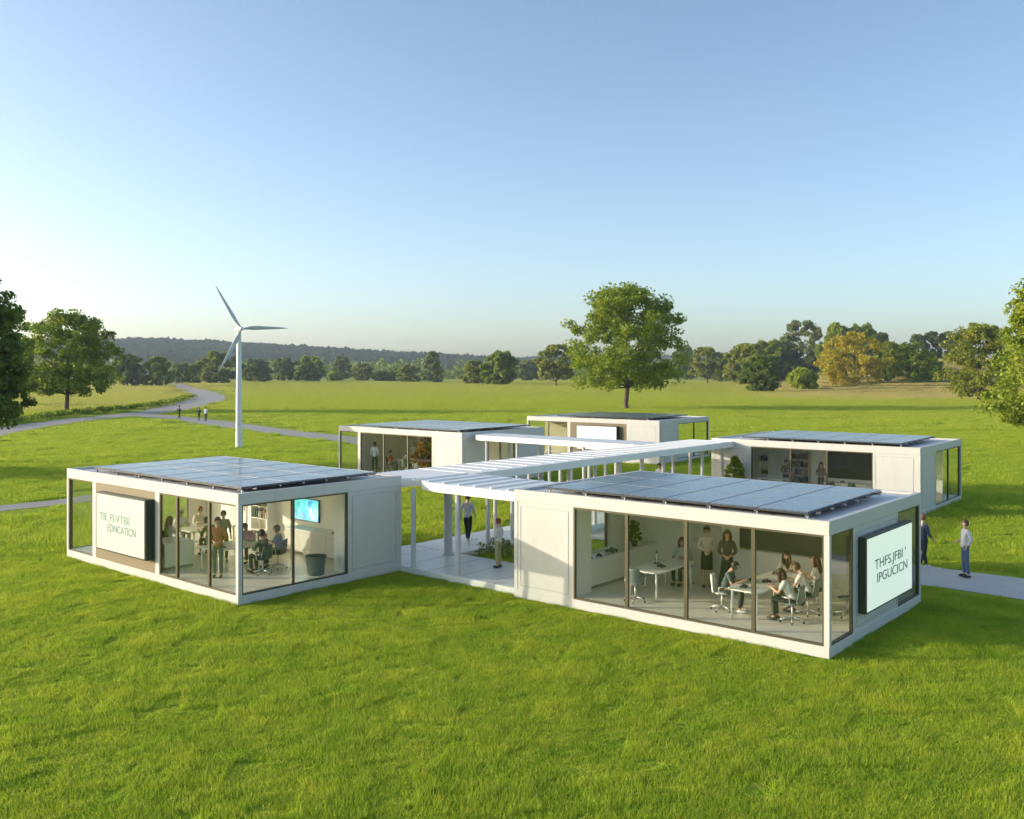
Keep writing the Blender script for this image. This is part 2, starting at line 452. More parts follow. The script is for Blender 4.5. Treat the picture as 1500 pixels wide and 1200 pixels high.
Cm = make_module((-2.65, 49.97), 49., 6.9, 10.3,
    [(.12, 2.28, W), (2.28, 4.25, G), (4.25, 6.27, G), (6.27, 8.30, G), (8.30, 8.52, W), (8.52, 10.18, G)],
    [(.12, 2.10, W), (2.10, 3.1, G), (3.1, 4.3, G), (4.3, 6.78, W)],
    [(.12, 2.4, G), (2.4, 4.4, G), (4.4, 6.78, W)], [(.12, 3.4, W), (3.4, 5.6, G), (5.6, 10.18, W)],
    'white classroom block at the back left, behind the glazed block and its canopy',
    (.3, 6.2, .5, 8.9, 3, 5, 3.06, R(-.4)))
Dm = make_module((9.74, 62.41), 52.5, 7.4, 10.9,
    [(.12, 2.3, W), (2.3, 2.5, W), (2.5, 7.1, 'brown'), (7.1, 7.35, W), (7.35, 9.0, G), (9.0, 10.78, G)],
    [(.12, 2.7, W), (2.7, 5.1, G), (5.1, 7.28, G)],
    [(.12, 4., G), (4., 7.28, G)], [(.12, 3, G), (3, 6, W), (6, 10.78, G)],
    'farthest white classroom block before the big lone tree, with blank screen',
    (.6, 6.4, 1.2, 8.6, 3, 5, 3.06, R(-.4)), dark_solar=True)
Em = make_module((17.3, 40.0), 51.3, 6.9, 9.70,
    [(.12, 1.98, W), (1.98, 4.03, G), (4.03, 5.72, G), (5.72, 7.65, G), (7.65, 9.58, W)],
    [(.12, 2.4, W), (2.4, 4.6, G), (4.6, 6.6, G)],
    [(.12, 6.78, W)], [(.12, 2.2, G), (2.2, 9.58, W)],
    'white classroom block at the right rear where the long canopy ends',
    (.45, 5.6, .9, 8.3, 3, 6, 3.08, R(-.4)))

def local(mod, x, y, z=0.):
    a = mod.rotation_euler.z; c, s = math.cos(a), math.sin(a)
    return (mod.location.x + x * c - y * s, mod.location.y + x * s + y * c, z)

# interior partitions (parts of the blocks)
FZ = .30; CZ = 2.64
B(5.15, 5.25, .13, 10.0, FZ, CZ).build('partition_wall', INNER, A)
B(3.66, 5.15, .13, .62, FZ, CZ).build('closet_wall', INNER, A)
dr = B(5.11, 5.15, 7.4, 8.4, FZ, 2.35).build('interior_door', plain('door_paint', (.70, .68, .62), .5), A)
B(5.08, 5.11, 7.5, 7.56, 1.25, 1.4).build('handle', CHROME, dr)
B(4.6, 4.7, .13, 7.6, FZ, CZ).build('partition_wall', INNER, Bm)
pw = MB(); pw.box(.9, 1.55, 7.52, 7.62, FZ, CZ); pw.box(1.55, 2.85, 7.52, 7.62, FZ, 1.15); pw.box(1.55, 2.85, 7.52, 7.62, 2.5, CZ); pw.box(2.85, 4.7, 7.52, 7.62, FZ, CZ)
pw.build('partition_wall', INNER, Bm)
B(.11, .9, 6.85, 6.98, FZ, CZ).build('side_wall', INNER, Bm)
dd = B(4.55, 4.597, 4.93, 5.88, FZ, 2.4).build('interior_door', plain('door_paint', (.70, .68, .62), .5), Bm)
B(4.52, 4.55, 5.7, 5.76, 1.25, 1.4).build('handle', CHROME, dd)
B(4.57, 4.598, .3, 4.34, 1.26, 2.6).build('blackboard', BLACKB, Bm)
B(4.46, 4.598, .3, 4.34, 1.18, 1.245).build('chalk_tray', TABLEM, Bm)
B(4.6, 4.7, .13, 10.1, FZ, CZ).build('partition_wall', INNER, Cm)
B(.14, 4.6, 8.32, 8.42, FZ, CZ).build('side_wall', plain('grey_taupe_wall', (.60, .55, .50), .7), Cm)
B(4.0, 4.1, .13, 9.55, FZ, CZ).build('partition_wall', INNER, Em)
B(3.94, 3.997, 3.3, 5.45, 1.0, 2.62).build('blackboard', BLACKB, Em)
B(2.0, 2.1, 2.6, 10.7, FZ, CZ).build('partition_wall', plain('sand_wall', (.40, .37, .26), .7), Dm)

# ------------------------------------------------------------------ signs
def text_mesh(lines, size):
    """each line: text, left edge, baseline, wanted width"""
    mb_v = []; mb_f = []
    for body, ox, oz, wid in lines:
        cu = bpy.data.curves.new('txt', 'FONT'); cu.body = body; cu.size = size; cu.extrude = .003; cu.offset = .0
        ob = bpy.data.objects.new('txt', cu); col.objects.link(ob)
        bpy.context.view_layer.update()
        me = bpy.data.meshes.new_from_object(ob.evaluated_get(bpy.context.evaluated_depsgraph_get()))
        n = len(mb_v); xa = min(v.co.x for v in me.vertices); xb = max(v.co.x for v in me.vertices); k = wid / (xb - xa)
        mb_v += [((v.co.x - xa) * k + ox, v.co.y + oz, v.co.z) for v in me.vertices]
        mb_f += [[i + n for i in p.vertices] for p in me.polygons]
        bpy.data.objects.remove(ob); bpy.data.curves.remove(cu); bpy.data.meshes.remove(me)
    return mb_v, mb_f
def sign(name, label, mod, side, s0, s1, z0, z1, depth, lines, face, size=.3):
    """side 'L' hangs on the x=0 face, 'R' on the y=0 face"""
    p = local(mod, 0, s0) if side == 'L' else local(mod, s0, 0)
    root = empty(name, label, 'sign', (p[0], p[1], z0), mod.rotation_euler.z + (R(90) if side == 'L' else 0), 'sign boards hung on the classroom blocks')
    Ln, H = s1 - s0, z1 - z0
    sg = 1 if side == 'L' else -1        # outward direction in sign-local y
    def bx(a, b, c, d, e, f): return B(a, b, sg * c, sg * d, e, f)
    bx(0, Ln, .0, depth, 0, H).build('casing', plain('dark_green_casing', (.035, .05, .03), .4), root, bevel=.012)
    bx(.05, Ln - .05, depth, depth + .012, .05, H - .05).build('screen_face', face, root)
    for ln_ in lines:
        V, F = text_mesh([ln_], size)
        m = MB()
        if side == 'L':   # seen from outside, right is decreasing y of module (decreasing s)
            V = [(Ln - x, depth + .016 + z, y) for x, y, z in V]
        else:
            V = [(x, -(depth + .016 + z), y) for x, y, z in V]
        m.add(V, F); m.build('lettering', plain('teal_lettering', (.17, .28, .27), .5), root)
    return root
sign('sign_board', 'pale lit sign board with teal garbled lettering on tan wall of left block', A, 'L', 4.42, 7.5, .66, 2.45, .245,
     [('TIE FLVTBE', .25, .95, 1.95), ('EDNCATICN', .78, .63, 1.75)], SCREEN_SUN, .33)
sign('sign_board', 'thick dark framed sign with teal lettering on shaded end of the foreground right block', Bm, 'R', 1.74, 5.05, .66, 2.42, .18,
     [("THFS.JFBI '", .52, .95, 2.24), ('IPGUCICN', .68, .62, 2.2)], SCREEN_LIT, .32)
sign('sign_board', 'blank white screen without lettering on the farthest block', Dm, 'L', 3.1, 6.4, .8, 2.5, .26, [], SCREEN_D)

# ------------------------------------------------------------------ covered walkways and decks
WA = 49.3; ca, sa = math.cos(R(WA)), math.sin(R(WA))
def uv(u, v): return (u * ca - v * sa, u * sa + v * ca)
ox, oy = uv(19.93, 16.9)
W1 = empty('covered_walkway', 'long white canopy walkway running from the front blocks back to the right rear block', 'walkway', (ox, oy, 0), R(WA), 'white roofed walkways between the blocks')
def WL(x, y, z=0.):
    return (ox + x * ca - y * sa, oy + x * sa + y * ca, z)
CT, CB = 2.86, 2.60
cp = [(0, .05), (2.6, .05), (2.75, 4.3), (21.4, 4.6), (21.4, 6.95), (.12, 6.85), (.12, 4.98), (.95, 4.72), (.55, 4.45), (.25, 4.1), (.06, 3.6), (0, 3.1)]
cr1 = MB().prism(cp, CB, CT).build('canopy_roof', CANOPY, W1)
sm = MB()
for k in range(7): sm.box(.12, 2.55, .5 + k * .64, .54 + k * .64, CT, CT + .04)
for k in range(24): sm.box(2.7 + .8 * k, 2.73 + .8 * k, 4.62, 6.8, CT, CT + .014)
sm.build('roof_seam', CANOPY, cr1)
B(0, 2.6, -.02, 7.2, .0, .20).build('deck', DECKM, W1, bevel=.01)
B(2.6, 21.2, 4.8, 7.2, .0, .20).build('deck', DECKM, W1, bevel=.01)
jt = MB()
for k in range(1, 6): jt.box(.02, 2.58, k * 1.2, k * 1.2 + .012, .20, .204)
for k in range(13): jt.box(2.6 + 1.45 * k, 2.612 + 1.45 * k, 4.82, 7.18, .20, .204)
jt.build('deck_joint', plain('deck_joint_grey', (.30, .30, .28), .7), W1)  # thin grey strips mark the deck joints
def post(p, x, y, r=.075, z0=.20, z1=CB):
    m = MB().lathe([(r * 1.35, z0), (r * 1.35, z0 + .02), (r, z0 + .025), (r, z1 - .004)], 14)
    return m.build('post', WHITE, p, loc=(x, y, 0))
post(W1, 2.25, 4.95, .14)
post(W1, .12, 4.35); post(W1, .12, 2.45, .085)
for x in (4.2, 5.5, 7.1, 8.8, 10.5, 12.2, 13.9, 15.6, 19.0, 20.9): post(W1, x, 4.95)
for x in (4.6, 6.6, 8.6, 10.6, 12.6, 14.6, 19.4, 21.0): post(W1, x, 6.75)
W2 = empty('covered_walkway', 'shorter white canopy walkway branching left to the back left block', 'walkway', WL(16.6, 7.2), R(WA), 'white roofed walkways between the blocks')
cp2 = [(0, -.2), (2.1, -.2), (2.1, 10.35), (.5, 10.35), (.15, 10.0), (0, 9.4)]
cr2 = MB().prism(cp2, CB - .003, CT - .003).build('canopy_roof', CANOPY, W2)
sm = MB()
for k in range(12): sm.box(.1, 2.0, .1 + .82 * k, .13 + .82 * k, CT - .003, CT + .006)
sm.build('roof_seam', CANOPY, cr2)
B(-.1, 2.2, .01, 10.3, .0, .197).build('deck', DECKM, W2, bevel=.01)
for y in (.8, 2.9, 5., 7.1, 9.2): post(W2, .15, y, z0=.197, z1=CB - .003); post(W2, 1.95, y, z0=.197, z1=CB - .003)

# ------------------------------------------------------------------ furniture
def mk_table(label, mod, cx, cy, lx, ly, rz=0., h=.74, grp='white tables in the classrooms', z=FZ):
    p = local(mod, cx, cy, z)
    t = empty('table', label, 'table', p, mod.rotation_euler.z + rz, grp)
    c = .12
    MB().prism([(-lx/2 + c, -ly/2), (lx/2 - c, -ly/2), (lx/2, -ly/2 + c), (lx/2, ly/2 - c), (lx/2 - c, ly/2), (-lx/2 + c, ly/2), (-lx/2, ly/2 - c), (-lx/2, -ly/2 + c)], h - .035, h).build('table_top', TABLEM, t)
    for sx in (-1, 1):
        for sy in (-1, 1):
            MB().tube([(sx * (lx/2 - .12), sy * (ly/2 - .12), h - .036), (sx * (lx/2 - .10), sy * (ly/2 - .10), 0)], [.032, .022], 10).build('leg', TABLEM, t)
    B(-lx/2 + .15, lx/2 - .15, -.02, .02, h - .10, h - .036).build('cross_rail', TABLEM, t)
    return t
_ch = {}
def mk_chair(kind):
    root = empty('office_chair', 'tmp', 'chair')
    sh = {'grey': GREYSH, 'dark': DKSH, 'white': TABLEM, 'teal': plain('grey_green_shell', (.16, .20, .18), .5)}[kind]
    s = MB().ball((0, 0, .455), (.225, .22, .04), 16, 6); s.build('seat', sh, root)
    m = MB()  # curved backrest, behind is +y
    nx, nz = 8, 6; vs = []
    for side in (0, 1):
        for j in range(nz + 1):
            for i in range(nx + 1):
                a = (i / nx - .5) * 2; t = j / nz
                wv = .21 * (1 - .25 * max(0, t - .6) ** 2 * 4) * (.8 + .2 * math.sin(math.pi * min(1, t + .25)))
                vs.append((a * wv, .20 + .05 * t + .03 - .07 * a * a + side * .022, .47 + t * .42))
    n = (nx + 1) * (nz + 1); fs = []
    for j in range(nz):
        for i in range(nx):
            q = j * (nx + 1) + i; fs += [(q, q + 1, q + nx + 2, q + nx + 1), (n + q, n + q + nx + 1, n + q + nx + 2, n + q + 1)]
    for j in range(nz):
        for i in (0, nx):
            q = j * (nx + 1) + i; fs.append((q, q + nx + 1, n + q + nx + 1, n + q))
    for i in range(nx):
        for j in (0, nz):
            q = j * (nx + 1) + i; fs.append((q, q + 1, n + q + 1, n + q))
    m.add(vs, fs, True); m.build('backrest', sh, root)
    MB().tube([(0, 0, .10), (0, 0, .43)], .025, 10).build('gas_column', CHROME, root)
    b = MB(); cs = []
    for k in range(5):
        a = 2 * math.pi * k / 5 + .3
        b.tube([(0, 0, .12), (.15 * math.cos(a), .15 * math.sin(a), .11), (.28 * math.cos(a), .28 * math.sin(a), .07)], [.022, .018, .013], 8); cs.append(a)
    b.build('star_base', CHROME, root)
    cm = MB().ball((0, 0, 0), (.028, .02, .028), 10, 6).mesh('castor', BLACK)
    for a in cs:
        o = bpy.data.objects.new('castor', cm); link(o, root); o.location = (.28 * math.cos(a), .28 * math.sin(a), .03); o.rotation_euler = (0, 0, a); kids[root].append(o)
    for sx in (-1, 1):
        MB().tube([(sx * .18, .05, .44), (sx * .26, .03, .46), (sx * .265, .02, .62), (sx * .26, -.16, .64)], .014, 8).build('armrest', CHROME, root)
    return root
def chair(kind, label, mod, x, y, face, z=FZ):
    """face: direction the sitter looks, degrees in module-local frame (0 = +x)"""
    if kind not in _ch: _ch[kind] = mk_chair(kind); r = _ch[kind]
    else: r = copy_tree(_ch[kind])
    r.location = local(mod, x, y, z); r.rotation_euler = (0, 0, mod.rotation_euler.z + R(face + 90))
    r['label'] = label; r['group'] = 'office chairs in the classrooms'
    return r

# ------------------------------------------------------------------ people
def skin(vs, es, rad, sub=2):
    me = bpy.data.meshes.new('sk'); me.from_pydata(vs, es, [])
    ob = bpy.data.objects.new('sk', me); col.objects.link(ob)
    md = ob.modifiers.new('s', 'SKIN'); md.use_smooth_shade = True; md.branch_smoothing = .3
    sv = me.skin_vertices[0].data
    for i, r in enumerate(rad):
        sv[i].radius = (r, r); sv[i].use_root = (i == 0)
    s2 = ob.modifiers.new('d', 'SUBSURF'); s2.levels = sub; s2.render_levels = sub
    bpy.context.view_layer.update()
    m2 = bpy.data.meshes.new_from_object(ob.evaluated_get(bpy.context.evaluated_depsgraph_get()))
    V = [tuple(v.co) for v in m2.vertices]; F = [list(p.vertices) for p in m2.polygons]
    bpy.data.objects.remove(ob); bpy.data.meshes.remove(me); bpy.data.meshes.remove(m2)
    return V, F

def pose(name):
    """joints in metres for a 1.72 m adult that looks along -y"""
    J = dict(pel=(0, 0, .95), wst=(0, .0, 1.08), chs=(0, .005, 1.27), nek=(0, .01, 1.44), nk2=(0, 0, 1.50), hd1=(0, -.015, 1.56), hd2=(0, -.015, 1.635),
             sh=(.155, .01, 1.385), el=(.215, .03, 1.12), wr=(.225, -.03, .885), hp=(.09, 0, .90), kn=(.095, -.015, .50), an=(.095, .02, .09))
    J = {k: Vector(v) for k, v in J.items()}
    P = {}
    for s, t in ((1, 'l'), (-1, 'r')):
        for k in ('sh', 'el', 'wr', 'hp', 'kn', 'an'):
            v = J[k].copy(); v.x *= s; P[k + t] = v
    for k in ('pel', 'wst', 'chs', 'nek', 'nk2', 'hd1', 'hd2'): P[k] = J[k]
    S = lambda k, *v: P.__setitem__(k, Vector(v))
    if name == 'clasp':
        for s, t in ((1, 'l'), (-1, 'r')): S('el' + t, s * .23, .03, 1.12); S('wr' + t, s * .06, -.17, 1.03)
    if name == 'walk':
        S('knl', .09, -.13, .52); S('anl', .09, -.22, .10); S('knr', -.09, .03, .50); S('anr', -.09, .25, .15)
        S('ell', .21, .10, 1.14); S('wrl', .22, .10, .90); S('elr', -.21, -.02, 1.13); S('wrr', -.20, -.20, .95)
    if name == 'pocket':
        S('ell', .24, .08, 1.13); S('wrl', .17, -.04, .93); S('elr', -.23, .06, 1.13); S('wrr', -.13, -.18, 1.05); S('anl', .12, .05, .09); S('knl', .11, -.01, .5)
    if name.startswith('sit'):
        dz = -.40
        for k in P: P[k] = P[k] + Vector((0, .06, dz))
        lean = .16 if name == 'sit_lean' else .05
        for k in ('wst', 'chs', 'nek', 'nk2', 'hd1', 'hd2', 'shl', 'shr'):
            f = (P[k].z - .55) / .7; P[k] = P[k] + Vector((0, -lean * 1.6 * f, -lean * .35 * f))
        for s, t in ((1, 'l'), (-1, 'r')):
            S('hp' + t, s * .085, .03, .53); S('kn' + t, s * .10, -.38, .54); S('an' + t, s * .10, -.34, .10)
            S('el' + t, s * .23, P['shl'].y - .10, P['shl'].z - .25); S('wr' + t, s * .13, P['shl'].y - .33, .80)
        if name == 'sit_lean':
            P['hd1'] += Vector((0, -.03, -.02)); P['hd2'] += Vector((0, -.06, -.03))
    return P
_pc = {}
def body_parts(pname):
    if pname in _pc: return _pc[pname]
    P = pose(pname); out = {}
    order = ['pel', 'wst', 'chs', 'nek', 'nk2', 'hd1', 'hd2', 'shl', 'ell', 'wrl', 'shr', 'elr', 'wrr', 'hpl', 'knl', 'anl', 'hpr', 'knr', 'anr']
    rad = dict(pel=.098, wst=.092, chs=.115, nek=.055, nk2=.048, hd1=.072, hd2=.082, sh=.055, el=.038, wr=.026, hp=.070, kn=.050, an=.036)
    vs = [P[k] for k in order]; rr = [rad.get(k, rad.get(k[:2])) for k in order]
    ix = {k: i for i, k in enumerate(order)}
    es = [('pel', 'wst'), ('wst', 'chs'), ('chs', 'nek'), ('nek', 'nk2'), ('nk2', 'hd1'), ('hd1', 'hd2'), ('chs', 'shl'), ('shl', 'ell'), ('ell', 'wrl'), ('chs', 'shr'), ('shr', 'elr'), ('elr', 'wrr'), ('pel', 'hpl'), ('hpl', 'knl'), ('knl', 'anl'), ('pel', 'hpr'), ('hpr', 'knr'), ('knr', 'anr')]
    for t in 'lr':      # upper arm / calf swelling, palm, foot
        fd = Vector((0, -1, 0))
        for nm, a, b, f, r in (('ua', 'sh', 'el', .4, .048), ('fa', 'el', 'wr', .35, .036), ('th', 'hp', 'kn', .45, .068), ('cf', 'kn', 'an', .3, .05)):
            i0, i1 = ix[a + t], ix[b + t]; vs.append(vs[i0].lerp(vs[i1], f)); rr.append(r); ix[nm + t] = len(vs) - 1
            es.remove((a + t, b + t)); es += [(a + t, nm + t), (nm + t, b + t)]
        d = (P['wr' + t] - P['el' + t]).normalized(); vs.append(P['wr' + t] + d * .06); rr.append(.026); ix['pm' + t] = len(vs) - 1; es.append(('wr' + t, 'pm' + t))
        vs.append(P['an' + t] + Vector((0, -.12, -.05))); rr.append(.03); ix['to' + t] = len(vs) - 1; es.append(('an' + t, 'to' + t))
    V, F = skin([tuple(v) for v in vs], [(ix[a], ix[b]) for a, b in es], rr)
    m = MB(); m.add(V, F, True)
    h = (P['hd1'] + P['hd2']) / 2; fz = h.z
    up = (P['hd2'] - P['hd1']).normalized()
    m.ball(h + Vector((0, -.102, -.012)), (.012, .018, .018), 8, 5)                 # nose
    for s in (-1, 1): m.ball(h + Vector((s * .083, .0, -.01)), (.012, .022, .03), 8, 5)   # ears
    m.mi = 1
    for s in (-1, 1): m.ball(h + Vector((s * .030, -.086, .016)), (.013, .008, .007), 8, 5)
    m.mi = 2; m.ball(h + Vector((0, -.088, -.048)), (.022, .008, .007), 8, 5); m.mi = 0
    for t, s in (('l', 1), ('r', -1)):      # five fingers on each hand
        w_ = P['wr' + t]; d = (w_ - P['el' + t]).normalized(); side = d.cross(Vector((0, -1, 0)) if abs(d.y) < .8 else Vector((0, 0, 1))).normalized(); nrm = side.cross(d).normalized()
        p0 = w_ + d * .075
        for k, ln in enumerate((.062, .072, .066, .052)):
            o = p0 + side * (k - 1.5) * .017
            m.tube([o, o + d * ln * .5 - nrm * .006, o + d * ln * .85 - nrm * .024], [.009, .008, .006], 6)
        o = w_ + d * .03 - side * .024
        m.tube([o, o - side * .02 + d * .03 - nrm * .01, o - side * .022 + d * .055 - nrm * .02], [.011, .009, .007], 6)
    out['body'] = m
    # top
    def sub(keys, edges, radf, cut=None):
        idx = {k: i for i, k in enumerate(keys)}
        V, F = skin([tuple(k_[1]) for k_ in keys.values()] if isinstance(keys, dict) else keys, edges, radf)
        return V, F
    def garment(pts, edges):
        names = list(pts); idx = {k: i for i, k in enumerate(names)}
        V, F = skin([tuple(pts[k][0]) for k in names], [(idx[a], idx[b]) for a, b in edges], [pts[k][1] for k in names])
        g = MB(); g.add(V, F, True); return g
    sl_end = {t: P['el' + t].lerp(P['wr' + t], .75) for t in 'lr'}
    sh_end = {t: P['sh' + t].lerp(P['el' + t], .75) for t in 'lr'}
    base = {'hem': (P['pel'] - Vector((0, 0, .10 if not pname.startswith('sit') else .03)), .150), 'pel': (P['pel'] + Vector((0, 0, .03)), .146), 'wst': (P['wst'], .122), 'chs': (P['chs'], .137), 'nek': (P['nek'] - Vector((0, 0, .02)), .07)}
    E0 = [('hem', 'pel'), ('pel', 'wst'), ('wst', 'chs'), ('chs', 'nek')]
    for nm, end, r3 in (('long_top', sl_end, .036), ('short_top', sh_end, .056)):
        pts = dict(base); ed = list(E0)
        for t in 'lr':
            pts['s' + t] = (P['sh' + t], .070); ed.append(('chs', 's' + t))
            if nm == 'long_top': pts['e' + t] = (P['el' + t], .050); pts['w' + t] = (end[t], r3); ed += [('s' + t, 'e' + t), ('e' + t, 'w' + t)]
            else: pts['e' + t] = (end[t], r3); ed.append(('s' + t, 'e' + t))
        out[nm] = garment(pts, ed)
    pts = {'wst': (P['pel'] + Vector((0, 0, .06)), .132), 'pel': (P['pel'] - Vector((0, 0, .02)), .136)}; ed = [('wst', 'pel')]
    for t in 'lr':
        pts['h' + t] = (P['hp' + t] - Vector((0, 0, .02)), .092); pts['k' + t] = (P['kn' + t], .066); pts['a' + t] = (P['an' + t] + Vector((0, 0, .01)), .052)
        ed += [('pel', 'h' + t), ('h' + t, 'k' + t), ('k' + t, 'a' + t)]
    out['trousers'] = garment(pts, ed)
    # shoes
    s = []
    for t in 'lr':
        q = MB(); c = P['an' + t]
        q.ball(c + Vector((0, -.055, -.045)), (.045, .135, .045), 12, 7); s.append(q)
    out['shoes'] = s
    # hair
    k = MB()
    k.ball(h + Vector((0, .012, .014)), (.098, .108, .118), 18, 12, keep=lambda c: not (c.y - h.y < -.035 and c.z - h.z < .055) and c.z - h.z > -.075)
    out['hair_short'] = k
    k = MB(); k.v = list(out['hair_short'].v); k.f = [list(f) for f in out['hair_short'].f]; k.m = list(out['hair_short'].m); k.sm = list(out['hair_short'].sm)
    k.tube([h + Vector((0, .06, .04)), h + Vector((0, .085, -.08)), h + Vector((0, .12, -.2)), h + Vector((0, .13, -.31)), h + Vector((0, .12, -.36))], [.085, .09, .085, .06, .02], 12)
    for s_ in (-1, 1): k.tube([h + Vector((s_ * .075, .0, .05)), h + Vector((s_ * .095, .01, -.05)), h + Vector((s_ * .09, .03, -.18)), h + Vector((s_ * .07, .06, -.25))], [.03, .035, .03, .008], 8)
    out['hair_long'] = k
    # skirts
    z = P['pel'].z
    q = MB().lathe([(.125, z + .12), (.15, z), (.155, z - .15), (.165, z - .44), (.15, z - .44)], 20, (0, 0, 0), 1.05, .85); out['skirt'] = q
    q = MB().lathe([(.125, z + .12), (.15, z), (.165, z - .2), (.22, z - .55), (.25, z - .84), (.22, z - .84)], 24, (0, 0, 0), 1.0, .85); out['long_skirt'] = q
    _pc[pname] = out; return out
_pmc = {}
def person(label, loc, faceang, pname='stand', h=1.72, top='long_top', tc=(.8, .8, .8), bottom='trousers', bc=(.03, .03, .035), hair='hair_short', hc=(.05, .03, .02), skin_c=(.58, .36, .25), group='people in and around the blocks', shoe=(.03, .03, .03)):
    r = empty('person', label, 'person', loc, R(faceang + 90), group)
    r.scale = (h / 1.72,) * 3
    bp = body_parts(pname)
    SK = plain('skin', skin_c, .5, var=.04)
    def mk(key, src, name, mats):
        kk = (pname, key, tuple(id(m) for m in mats))
        if kk not in _pmc: _pmc[kk] = src.mesh(name, mats)
        o = bpy.data.objects.new(name, _pmc[kk]); link(o, r); return o
    mk('body', bp['body'], 'body', [SK, plain('eye_dark', (.02, .015, .01), .3), plain('lip', (.42, .16, .13), .5)])
    mk(top, bp[top], {'long_top': 'shirt', 'short_top': 'shirt'}[top], [plain('cloth', tc, .8, var=.12, scale=14., bump=.3)])
    mk(bottom, bp[bottom], {'trousers': 'trousers', 'skirt': 'skirt', 'long_skirt': 'skirt'}[bottom], [plain('cloth', bc, .85, var=.15, scale=10., bump=.3)])
    mk(hair, bp[hair], 'hair', [plain('hair', hc, .6, var=.3, scale=40.)])
    for i, s in enumerate(bp['shoes']): mk('shoe%d' % i, s, 'shoe', [plain('shoe_leather', shoe, .5)])
    return r
bpy.context.view_layer.update()

def inmod(mod, x, y, face=0.): return local(mod, x, y, FZ), math.degrees(mod.rotation_euler.z) + face
BR = (.10, .05, .025); BK = (.02, .017, .015); RD = (.20, .07, .03)
# outdoors
x_, y_ = gp(1414, 846.5)
person('man in white shirt and blue jeans standing on the path at the right', (x_, y_, .02), 178, 'pocket', 1.74, tc=(.72, .70, .66), bc=(.10, .15, .24), hc=BR)
x_, y_ = gp(1352, 835)
person('man in dark navy jacket half hidden behind the foreground right block', (x_, y_, .02), 20, 'walk', 1.74, tc=(.05, .07, .11), bc=(.03, .035, .03), hc=RD, shoe=(.6, .6, .6))
person('person seen from behind in pale shirt and black trousers on the canopy deck', WL(4.25, 5.95, .20), 75, 'walk', 1.72, tc=(.50, .52, .60), bc=(.012, .014, .018), hc=BK, shoe=(.6, .6, .58))
person('brown haired child in white top and khaki trousers on the canopy deck', WL(1.75, 2.3, .20), 150, 'clasp', 1.52, tc=(.70, .70, .72), bc=(.40, .36, .20), hc=RD)
x_, y_ = gp(262.5, 614); person('lone dark clothed person on the far path, left of the far pair', (x_, y_, .02), 60, 'walk', 1.75, tc=(.02, .02, .04), bc=(.02, .02, .03))
x_, y_ = gp(291.5, 616.5); person('dark clothed walker beside a white shirted companion on the far path', (x_, y_, .02), 80, 'walk', 1.7, tc=(.05, .05, .07), bc=(.03, .03, .03))
x_, y_ = gp(301.5, 617); person('white shirted walker of the far pair on the distant path', (x_, y_, .02), 260, 'stand', 1.78, tc=(.75, .75, .78), bc=(.04, .04, .05))
person('left one of two grey blue figures standing under the far canopy', WL(20.0, 7.9, .0), 230, 'stand', 1.72, tc=(.20, .23, .30), bc=(.15, .17, .22), hc=BK)
person('right one of two grey blue figures standing under the far canopy', WL(20.6, 7.5, .0), 230, 'stand', 1.66, tc=(.24, .26, .32), bc=(.16, .18, .24), hc=BK)

# block A room
def P_(label, mod, x, y, face, pname, **k):
    l, a = inmod(mod, x, y, face); return person(label, l, a, pname, **k)
P_('man in orange shirt standing by the glass corner of the left block', A, .85, 2.35, 228, 'clasp', h=1.74, tc=(.50, .15, .05), bc=(.12, .15, .12), hc=BK)
mk_table('white table near the glass corner of the left block, with two people seated from behind', A, 1.65, 3.0, 1.5, 1.15)
mk_table('white table in the middle of the left block, behind the orange shirted man', A, 3.0, 6.45, 1.7, 1.05)
chair('dark', 'dark office chair under the green topped person in the left block', A, 1.95, 1.75, 98)
P_('seated person in dark green top seen from behind, by the left block table', A, 1.95, 1.78, 98, 'sit', tc=(.05, .08, .05), bc=(.05, .06, .05), hc=BK)
chair('dark', 'dark office chair under the man in blue shirt in the left block', A, 2.72, 2.1, 125)
P_('seated man in blue grey shirt seen from behind in the left block', A, 2.72, 2.12, 125, 'sit', top='short_top', tc=(.14, .19, .27), bc=(.03, .04, .035), hc=(.06, .035, .02))
chair('white', 'white chair of the pink dressed person in the left block', A, 2.7, 3.65, 215)
P_('brown haired person in pink top seated across the corner table of the left block', A, 2.68, 3.62, 215, 'sit_lean', tc=(.55, .30, .28), bc=(.2, .12, .12), hc=RD)
P_('dark haired woman in patterned olive top standing behind the corner table', A, 2.2, 4.2, 250, 'stand', h=1.6, tc=(.30, .27, .15), bc=(.05, .10, .08), hc=BK)
chair('dark', 'dark chair beside the middle table, just left of the orange shirted man', A, 2.45, 5.25, 100)
P_('person in olive jacket bending over the middle table of the left block', A, 2.45, 5.3, 100, 'sit_lean', tc=(.12, .14, .05), bc=(.05, .06, .04), hc=BK)
chair('dark', 'dark chair near the sign end of the left block middle table', A, 1.5, 6.2, 10)
P_('long haired person in pale blouse seated nearest the sign board', A, 1.5, 6.2, 10, 'sit', tc=(.55, .60, .66), bc=(.05, .08, .07), hair='hair_long', hc=BR)
chair('white', 'white chair on the far side of the middle table, left one', A, 2.6, 7.45, 270)
P_('grey haired person in white seated on far side of middle table', A, 2.6, 7.45, 270, 'sit', tc=(.75, .76, .80), bc=(.2, .2, .2), hc=(.45, .45, .45))
chair('white', 'white chair on the far side of the middle table, under the red haired pupil', A, 3.35, 7.5, 265)
P_('red haired pupil in white top seated on far side of middle table', A, 3.35, 7.5, 265, 'sit', tc=(.72, .66, .56), bc=(.2, .2, .2), hc=(.30, .10, .03))

